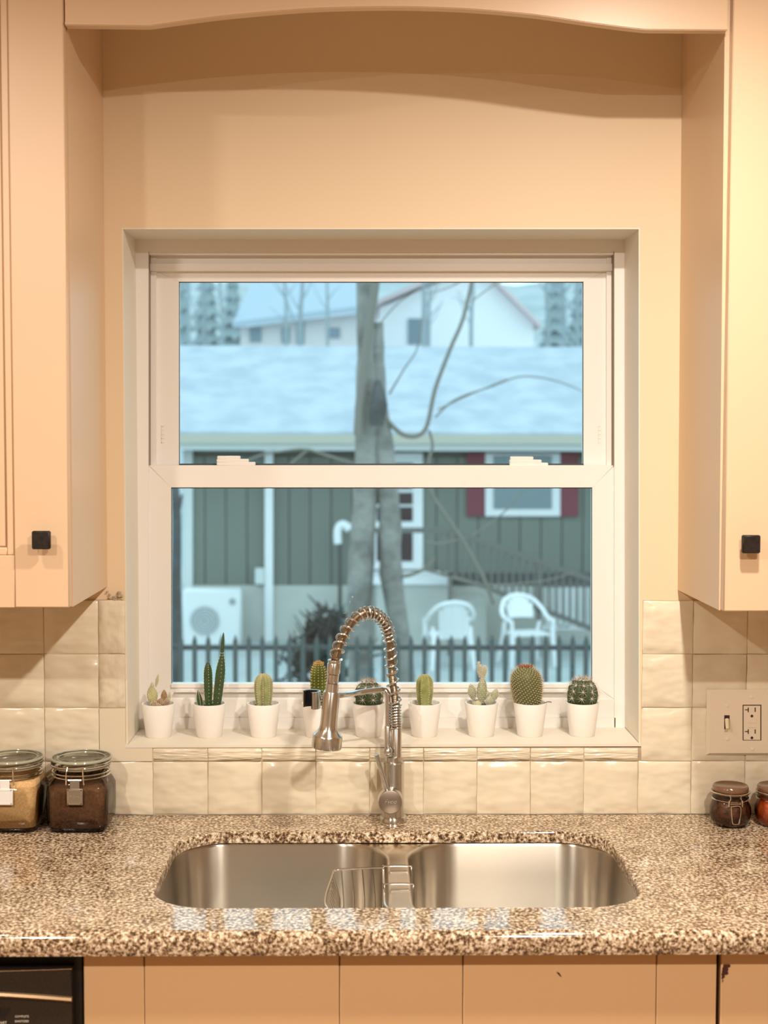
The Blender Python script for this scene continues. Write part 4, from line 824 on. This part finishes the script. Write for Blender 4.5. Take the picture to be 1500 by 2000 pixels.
# resin chairs
def chair(px, py, turn, label, zb0):
    p = G(px, py, GZ); r = thing('garden_chair', label, 'chair', (p.x, p.y, GZ), 'white resin garden chairs'); 
    def xf(v): return V((p.x, p.y, GZ)) + Matrix.Rotation(turn, 3, 'Z') @ V(v)
    m = MB()                               # curved slatted back built as a bent shell with rounded top
    for j in range(7):
        a0, a1 = -.75 + j * .216, -.75 + (j + 1) * .216 - .02; rings = []
        for t in range(7):
            h = t / 6; top = .88 - .13 * ((a0 + a1) / 1.5) ** 2; z = zb0 + (top - zb0) * h; rad = .25 + .03 * h; y0 = .03 + .06 * h
            rings.append([xf((rad * math.sin(q), y0 + rad * math.cos(q) - (0 if o_ else .014), z)) for q, o_ in ((a0, 1), (a1, 1), (a1, 0), (a0, 0))])
        k = MB(); k.loft(rings, True, True, True); k.build('back_slat', 'plastic', r)
    k = MB(); k.tube(crom([xf((-.29, -.20, .60)), xf((-.30, .03, .63)), xf((-.29, .17, .71)), xf((-.19, .31, .84)), xf((0, .37, .89)), xf((.19, .31, .84)), xf((.29, .17, .71)), xf((.30, .03, .63)), xf((.29, -.20, .60))], 5), .028, 8); k.build('arm_rail', 'plastic', r)
    k = MB(); k.prism([xf(v) for v in ((-.24, -.22, .41), (.24, -.22, .41), (.25, .10, .40), (.17, .25, .40), (-.17, .25, .40), (-.25, .10, .40))], (0, 0, .03)); k.build('seat', 'plastic', r)
    for sx_ in (-1, 1):
        k = MB(); k.tube([xf((sx_ * .29, -.22, .61)), xf((sx_ * .28, -.22, .40)), xf((sx_ * .30, -.26, 0))], [.022, .032, .024], 8); k.build('leg', 'plastic', r)
        k = MB(); k.tube([xf((sx_ * .25, .18, .55)), xf((sx_ * .24, .22, .40)), xf((sx_ * .28, .32, 0))], [.022, .032, .024], 8); k.build('leg', 'plastic', r)
chair(877, 1302, PI + .12, 'white resin garden chair standing before the pale block step', .42); chair(1028, 1298, .25, 'white resin garden chair standing under the stair railing', .60)
# picket fence
Yf = 7.4; fc_ = thing('picket_fence', 'dark picket fence across the yard behind the window', 'fence', (0, Yf, GZ)); zt_ = W(700, 1240, Yf).z; zr1 = W(700, 1266, Yf).z; xs0 = W(360, 1300, Yf).x; pt = 26.6 * (DIST + Yf) / F
m = MB(); w = .017; m.prism([(-w, 0, GZ), (w, 0, GZ), (w, 0, zt_ - .05), (0, 0, zt_), (-w, 0, zt_ - .05)], (0, .03, 0)); pm = m.mesh('picket', 'fence')
for k in range(-60, 90): o = bpy.data.objects.new('picket', pm); COL.objects.link(o); o.location = (xs0 + (k + .75) * pt, Yf, 0); attach(o, fc_)
for z in (zr1, zr1 - .95): m = MB(); m.box(xs0 - 60 * pt, xs0 + 91 * pt, Yf + .03, Yf + .06, z - .02, z + .015); m.build('fence_rail', 'fence', fc_)
# trees
def limb(pts, radii, m='bark', n=10, k=4, name='branch', par=None, jag=0.0):
    c = crom(pts, k); N = len(c); R = [radii[0] + (radii[1] - radii[0]) * i / (N - 1) for i in range(N)] if len(radii) == 2 else [radii[min(int(i / k), len(radii) - 1)] + (radii[min(int(i / k) + 1, len(radii) - 1)] - radii[min(int(i / k), len(radii) - 1)]) * ((i % k) / k) for i in range(N)]
    if jag: R = [q * random.uniform(1 - jag, 1 + jag) for q in R]
    b = MB(); b.tube(c, R, n); return b.build(name, m, par)
Yt = 9.0; kk = (DIST + Yt) / F; tr = thing('tree', 'bare forked tree with pale peeling bark before the green house', 'tree', (W(735, 1300, Yt).x, Yt, GZ)); T = lambda x, y, d=0: W(x, y, Yt + d)
base = T(735, 1520); base.z = GZ - .05
limb([T(712, 1540), T(706, 1330), T(702, 1200), T(708, 1050), T(716, 920), T(718, 800), T(716, 700), T(714, 600), T(712, 480), T(706, 330)], [34 * kk, 27 * kk, 25 * kk, 24 * kk, 25 * kk, 24 * kk, 19 * kk, 18 * kk, 16 * kk, 12 * kk], name='trunk', par=tr, n=14, jag=.06)
limb([T(796, 1540), T(790, 1330), T(780, 1230), T(764, 1120), T(762, 1010), T(752, 900), T(741, 800), T(738, 700), T(740, 630)], [26 * kk, 21 * kk, 20 * kk, 22 * kk, 22 * kk, 21 * kk, 17 * kk, 13 * kk, 9 * kk], name='trunk', par=tr, n=14, jag=.08)
limb([T(700, 850, -.2), T(706, 760, -.2), T(718, 660, -.2), T(733, 560, -.2), T(745, 450, -.2)], [10 * kk, 7 * kk], 'twig', par=tr)
limb([T(735, 830, -.22), T(740, 790, -.24), T(738, 745, -.22)], [14 * kk, 17 * kk, 6 * kk], 'darkbark', par=tr, name='bark_scar')
for pts, r_ in (([(750, 815), (790, 850), (830, 840), (850, 760), (880, 680), (905, 620), (925, 530), (930, 470)], (7, 5)), ([(838, 840), (845, 870), (838, 900), (842, 960), (900, 1050), (940, 1120), (965, 1180)], (4, 6)), ([(850, 815), (890, 780), (960, 755), (1020, 735), (1090, 745), (1150, 770)], (3, 1.5)), ([(855, 800), (920, 770), (990, 740)], (2.2, 1)), ([(760, 770), (790, 720), (815, 680), (825, 620)], (3, 1.5)), ([(755, 1080), (765, 1110), (790, 1125), (830, 1110), (850, 1090)], (7, 4)), ([(830, 1112), (890, 1130), (960, 1142), (1060, 1135), (1120, 1118)], (4, 2)), ([(925, 1045), (985, 1000), (1030, 950)], (3, 1.5)), ([(910, 1050), (860, 1062), (830, 1058)], (4, 3)), ([(690, 905), (640, 890), (600, 878), (560, 880), (500, 892), (440, 925)], (4.5, 3)), ([(600, 880), (575, 900), (550, 925)], (4, 3)), ([(930, 530), (880, 560), (830, 575)], (2.5, 1)), ([(735, 640), (780, 590), (830, 560), (870, 545)], (2, 1)), ([(920, 590), (960, 560), (1000, 540)], (2, 1))):
    limb([T(x, y, -.05) for x, y in pts], [q * kk * .66 for q in r_], 'twig', 6, 5, par=tr)
Yd = 11; kd = (DIST + Yd) / F; dt = thing('slim_tree', 'dark slim tree trunk beside the heat pump', 'tree', (W(346, 1300, Yd).x, Yd, GZ)); q = [W(x, y, Yd) for x, y in ((348, 1450), (346, 1300), (344, 1150), (345, 1010), (338, 900), (330, 700), (322, 450))]
limb(q, [13 * kd, 5 * kd], 'darkbark', name='trunk', par=dt); limb([q[3], W(352, 985, Yd), W(356, 965, Yd)], [5 * kd, 2 * kd], 'darkbark', par=dt)
# twiggy shrub
Ys = 13.5; ks = (DIST + Ys) / F; sh = thing('bare_shrub', 'dark twiggy bare shrub against the pale foundation', 'shrub', (W(630, 1330, Ys).x, Ys, GZ)); b = MB(); sb0 = V((W(630, 1330, Ys).x, Ys, GZ)); rs = random.Random(5)
for k in range(420):
    x = rs.gauss(630, 34); yy_ = rs.uniform(1182 + abs(x - 645) * .9, 1345); e = W(x, yy_, Ys + rs.uniform(-.4, .4)); d = V((rs.uniform(-1, 1), rs.uniform(-.6, .6), rs.uniform(-.3, 1))).normalized(); b.tube([e, e + d * rs.uniform(.12, .30)], [.018, .006], 4)
for k in range(26): e = W(rs.gauss(630, 26), rs.uniform(1210, 1300), Ys + rs.uniform(-.3, .3)); b.tube(crom([sb0 + V((rs.uniform(-.1, .1), rs.uniform(-.1, .1), -.02)), sb0.lerp(e, .6) + V((rs.uniform(-.1, .1), 0, 0)), e], 3), [.03] * 7, 5)
o = b.build('twigs', 'shrub', sh); o['kind'] = 'stuff'
b = MB(); b.tube([sb0 + V((0, 0, -.05)), sb0 + V((.01, 0, .25))], [.08, .05], 8); b.build('stem', 'shrub', sh)
# white curved pipe-like fitting of unknown use on dark post
Yl = HYW - .3; lm = thing('curved_fitting', 'white curved pipe-like fitting on a dark post before the green siding', 'fitting', (W(662, 1200, Yl).x, Yl, GZ)); kl = (DIST + Yl) / F
m = MB(); m.tube(crom([W(660, 1062, Yl), W(659, 1040, Yl), W(664, 1026, Yl), W(674, 1026, Yl), W(683, 1034, Yl)], 5), [8 * kl] * 12 + [9 * kl] * 9, 10); m.build('curved_pipe', 'plastic', lm)
m = MB(); a = W(664, 1062, Yl); m.tube([V((a.x, Yl, GZ)), a], 4 * kl, 8); m.build('post', 'soffit', lm)
# far houses
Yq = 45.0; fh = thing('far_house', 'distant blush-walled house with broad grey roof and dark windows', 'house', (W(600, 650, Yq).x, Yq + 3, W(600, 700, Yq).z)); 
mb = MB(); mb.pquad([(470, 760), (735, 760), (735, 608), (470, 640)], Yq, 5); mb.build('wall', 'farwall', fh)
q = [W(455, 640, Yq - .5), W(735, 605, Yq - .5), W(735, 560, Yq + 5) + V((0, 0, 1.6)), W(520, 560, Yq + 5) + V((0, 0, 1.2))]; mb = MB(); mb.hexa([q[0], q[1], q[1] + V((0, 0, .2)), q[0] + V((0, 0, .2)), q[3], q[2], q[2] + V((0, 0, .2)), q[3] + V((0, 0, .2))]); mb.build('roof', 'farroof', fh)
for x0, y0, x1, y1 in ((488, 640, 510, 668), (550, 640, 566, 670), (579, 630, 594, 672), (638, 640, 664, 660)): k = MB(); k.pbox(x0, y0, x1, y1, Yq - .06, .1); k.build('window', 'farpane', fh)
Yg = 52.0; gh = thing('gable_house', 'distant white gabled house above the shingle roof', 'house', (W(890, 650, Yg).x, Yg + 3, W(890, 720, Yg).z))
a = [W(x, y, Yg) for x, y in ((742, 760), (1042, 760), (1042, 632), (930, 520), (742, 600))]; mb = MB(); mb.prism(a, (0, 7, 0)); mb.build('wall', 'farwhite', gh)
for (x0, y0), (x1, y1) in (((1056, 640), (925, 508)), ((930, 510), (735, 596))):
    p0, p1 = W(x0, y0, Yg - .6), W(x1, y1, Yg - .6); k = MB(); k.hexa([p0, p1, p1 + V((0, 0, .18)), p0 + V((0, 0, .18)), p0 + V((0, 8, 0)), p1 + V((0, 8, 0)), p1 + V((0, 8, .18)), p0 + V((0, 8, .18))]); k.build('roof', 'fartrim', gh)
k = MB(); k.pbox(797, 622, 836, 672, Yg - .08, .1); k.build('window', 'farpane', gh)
# slim bare trees among the far houses
rt_ = random.Random(11)
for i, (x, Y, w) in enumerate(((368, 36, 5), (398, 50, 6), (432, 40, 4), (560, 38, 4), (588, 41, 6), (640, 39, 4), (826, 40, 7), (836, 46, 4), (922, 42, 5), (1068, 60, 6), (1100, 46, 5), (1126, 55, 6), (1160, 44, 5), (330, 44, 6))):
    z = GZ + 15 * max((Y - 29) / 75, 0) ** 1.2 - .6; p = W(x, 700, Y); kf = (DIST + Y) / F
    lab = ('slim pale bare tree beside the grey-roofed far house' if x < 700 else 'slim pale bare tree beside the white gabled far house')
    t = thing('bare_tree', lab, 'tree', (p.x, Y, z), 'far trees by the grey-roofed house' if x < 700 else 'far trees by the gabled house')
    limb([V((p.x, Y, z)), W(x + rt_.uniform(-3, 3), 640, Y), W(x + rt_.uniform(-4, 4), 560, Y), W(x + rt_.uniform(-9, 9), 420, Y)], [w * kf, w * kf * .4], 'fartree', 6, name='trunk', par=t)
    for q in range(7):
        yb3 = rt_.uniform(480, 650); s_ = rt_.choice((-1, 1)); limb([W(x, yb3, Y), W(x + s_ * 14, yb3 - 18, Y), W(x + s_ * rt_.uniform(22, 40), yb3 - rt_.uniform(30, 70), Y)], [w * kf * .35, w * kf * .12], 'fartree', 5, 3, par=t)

# pale conifers on the slope
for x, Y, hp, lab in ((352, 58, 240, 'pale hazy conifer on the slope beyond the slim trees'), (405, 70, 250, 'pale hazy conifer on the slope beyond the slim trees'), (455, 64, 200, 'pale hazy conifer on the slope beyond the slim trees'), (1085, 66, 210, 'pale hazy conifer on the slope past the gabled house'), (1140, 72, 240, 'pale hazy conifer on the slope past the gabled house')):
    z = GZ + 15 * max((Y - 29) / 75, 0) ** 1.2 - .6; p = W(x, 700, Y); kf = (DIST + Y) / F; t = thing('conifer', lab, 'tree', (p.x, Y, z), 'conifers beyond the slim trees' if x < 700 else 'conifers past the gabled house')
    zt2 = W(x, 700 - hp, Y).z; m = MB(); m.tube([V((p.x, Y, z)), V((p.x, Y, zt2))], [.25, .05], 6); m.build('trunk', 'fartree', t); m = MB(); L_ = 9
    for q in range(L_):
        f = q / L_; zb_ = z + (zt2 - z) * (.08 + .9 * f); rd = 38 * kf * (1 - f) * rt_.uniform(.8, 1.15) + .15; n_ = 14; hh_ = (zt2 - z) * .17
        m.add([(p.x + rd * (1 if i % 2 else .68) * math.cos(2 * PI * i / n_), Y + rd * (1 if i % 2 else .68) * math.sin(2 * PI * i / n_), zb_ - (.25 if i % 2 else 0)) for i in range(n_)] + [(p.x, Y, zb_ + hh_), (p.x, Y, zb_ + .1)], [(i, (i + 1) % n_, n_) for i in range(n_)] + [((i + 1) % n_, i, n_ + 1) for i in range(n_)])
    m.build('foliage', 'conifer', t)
# rough plaster crumbs where the tile meets the paint
m = MB()
for k in range(26): m.ball((random.uniform(-.486, -.456), -.004, 1.3165 + random.uniform(0, .018) * (1 if k % 2 else .3)), random.uniform(.0012, .0032), 6, (1.4, .8, .8))
m.build('plaster_crumbs', 'grout', wall)
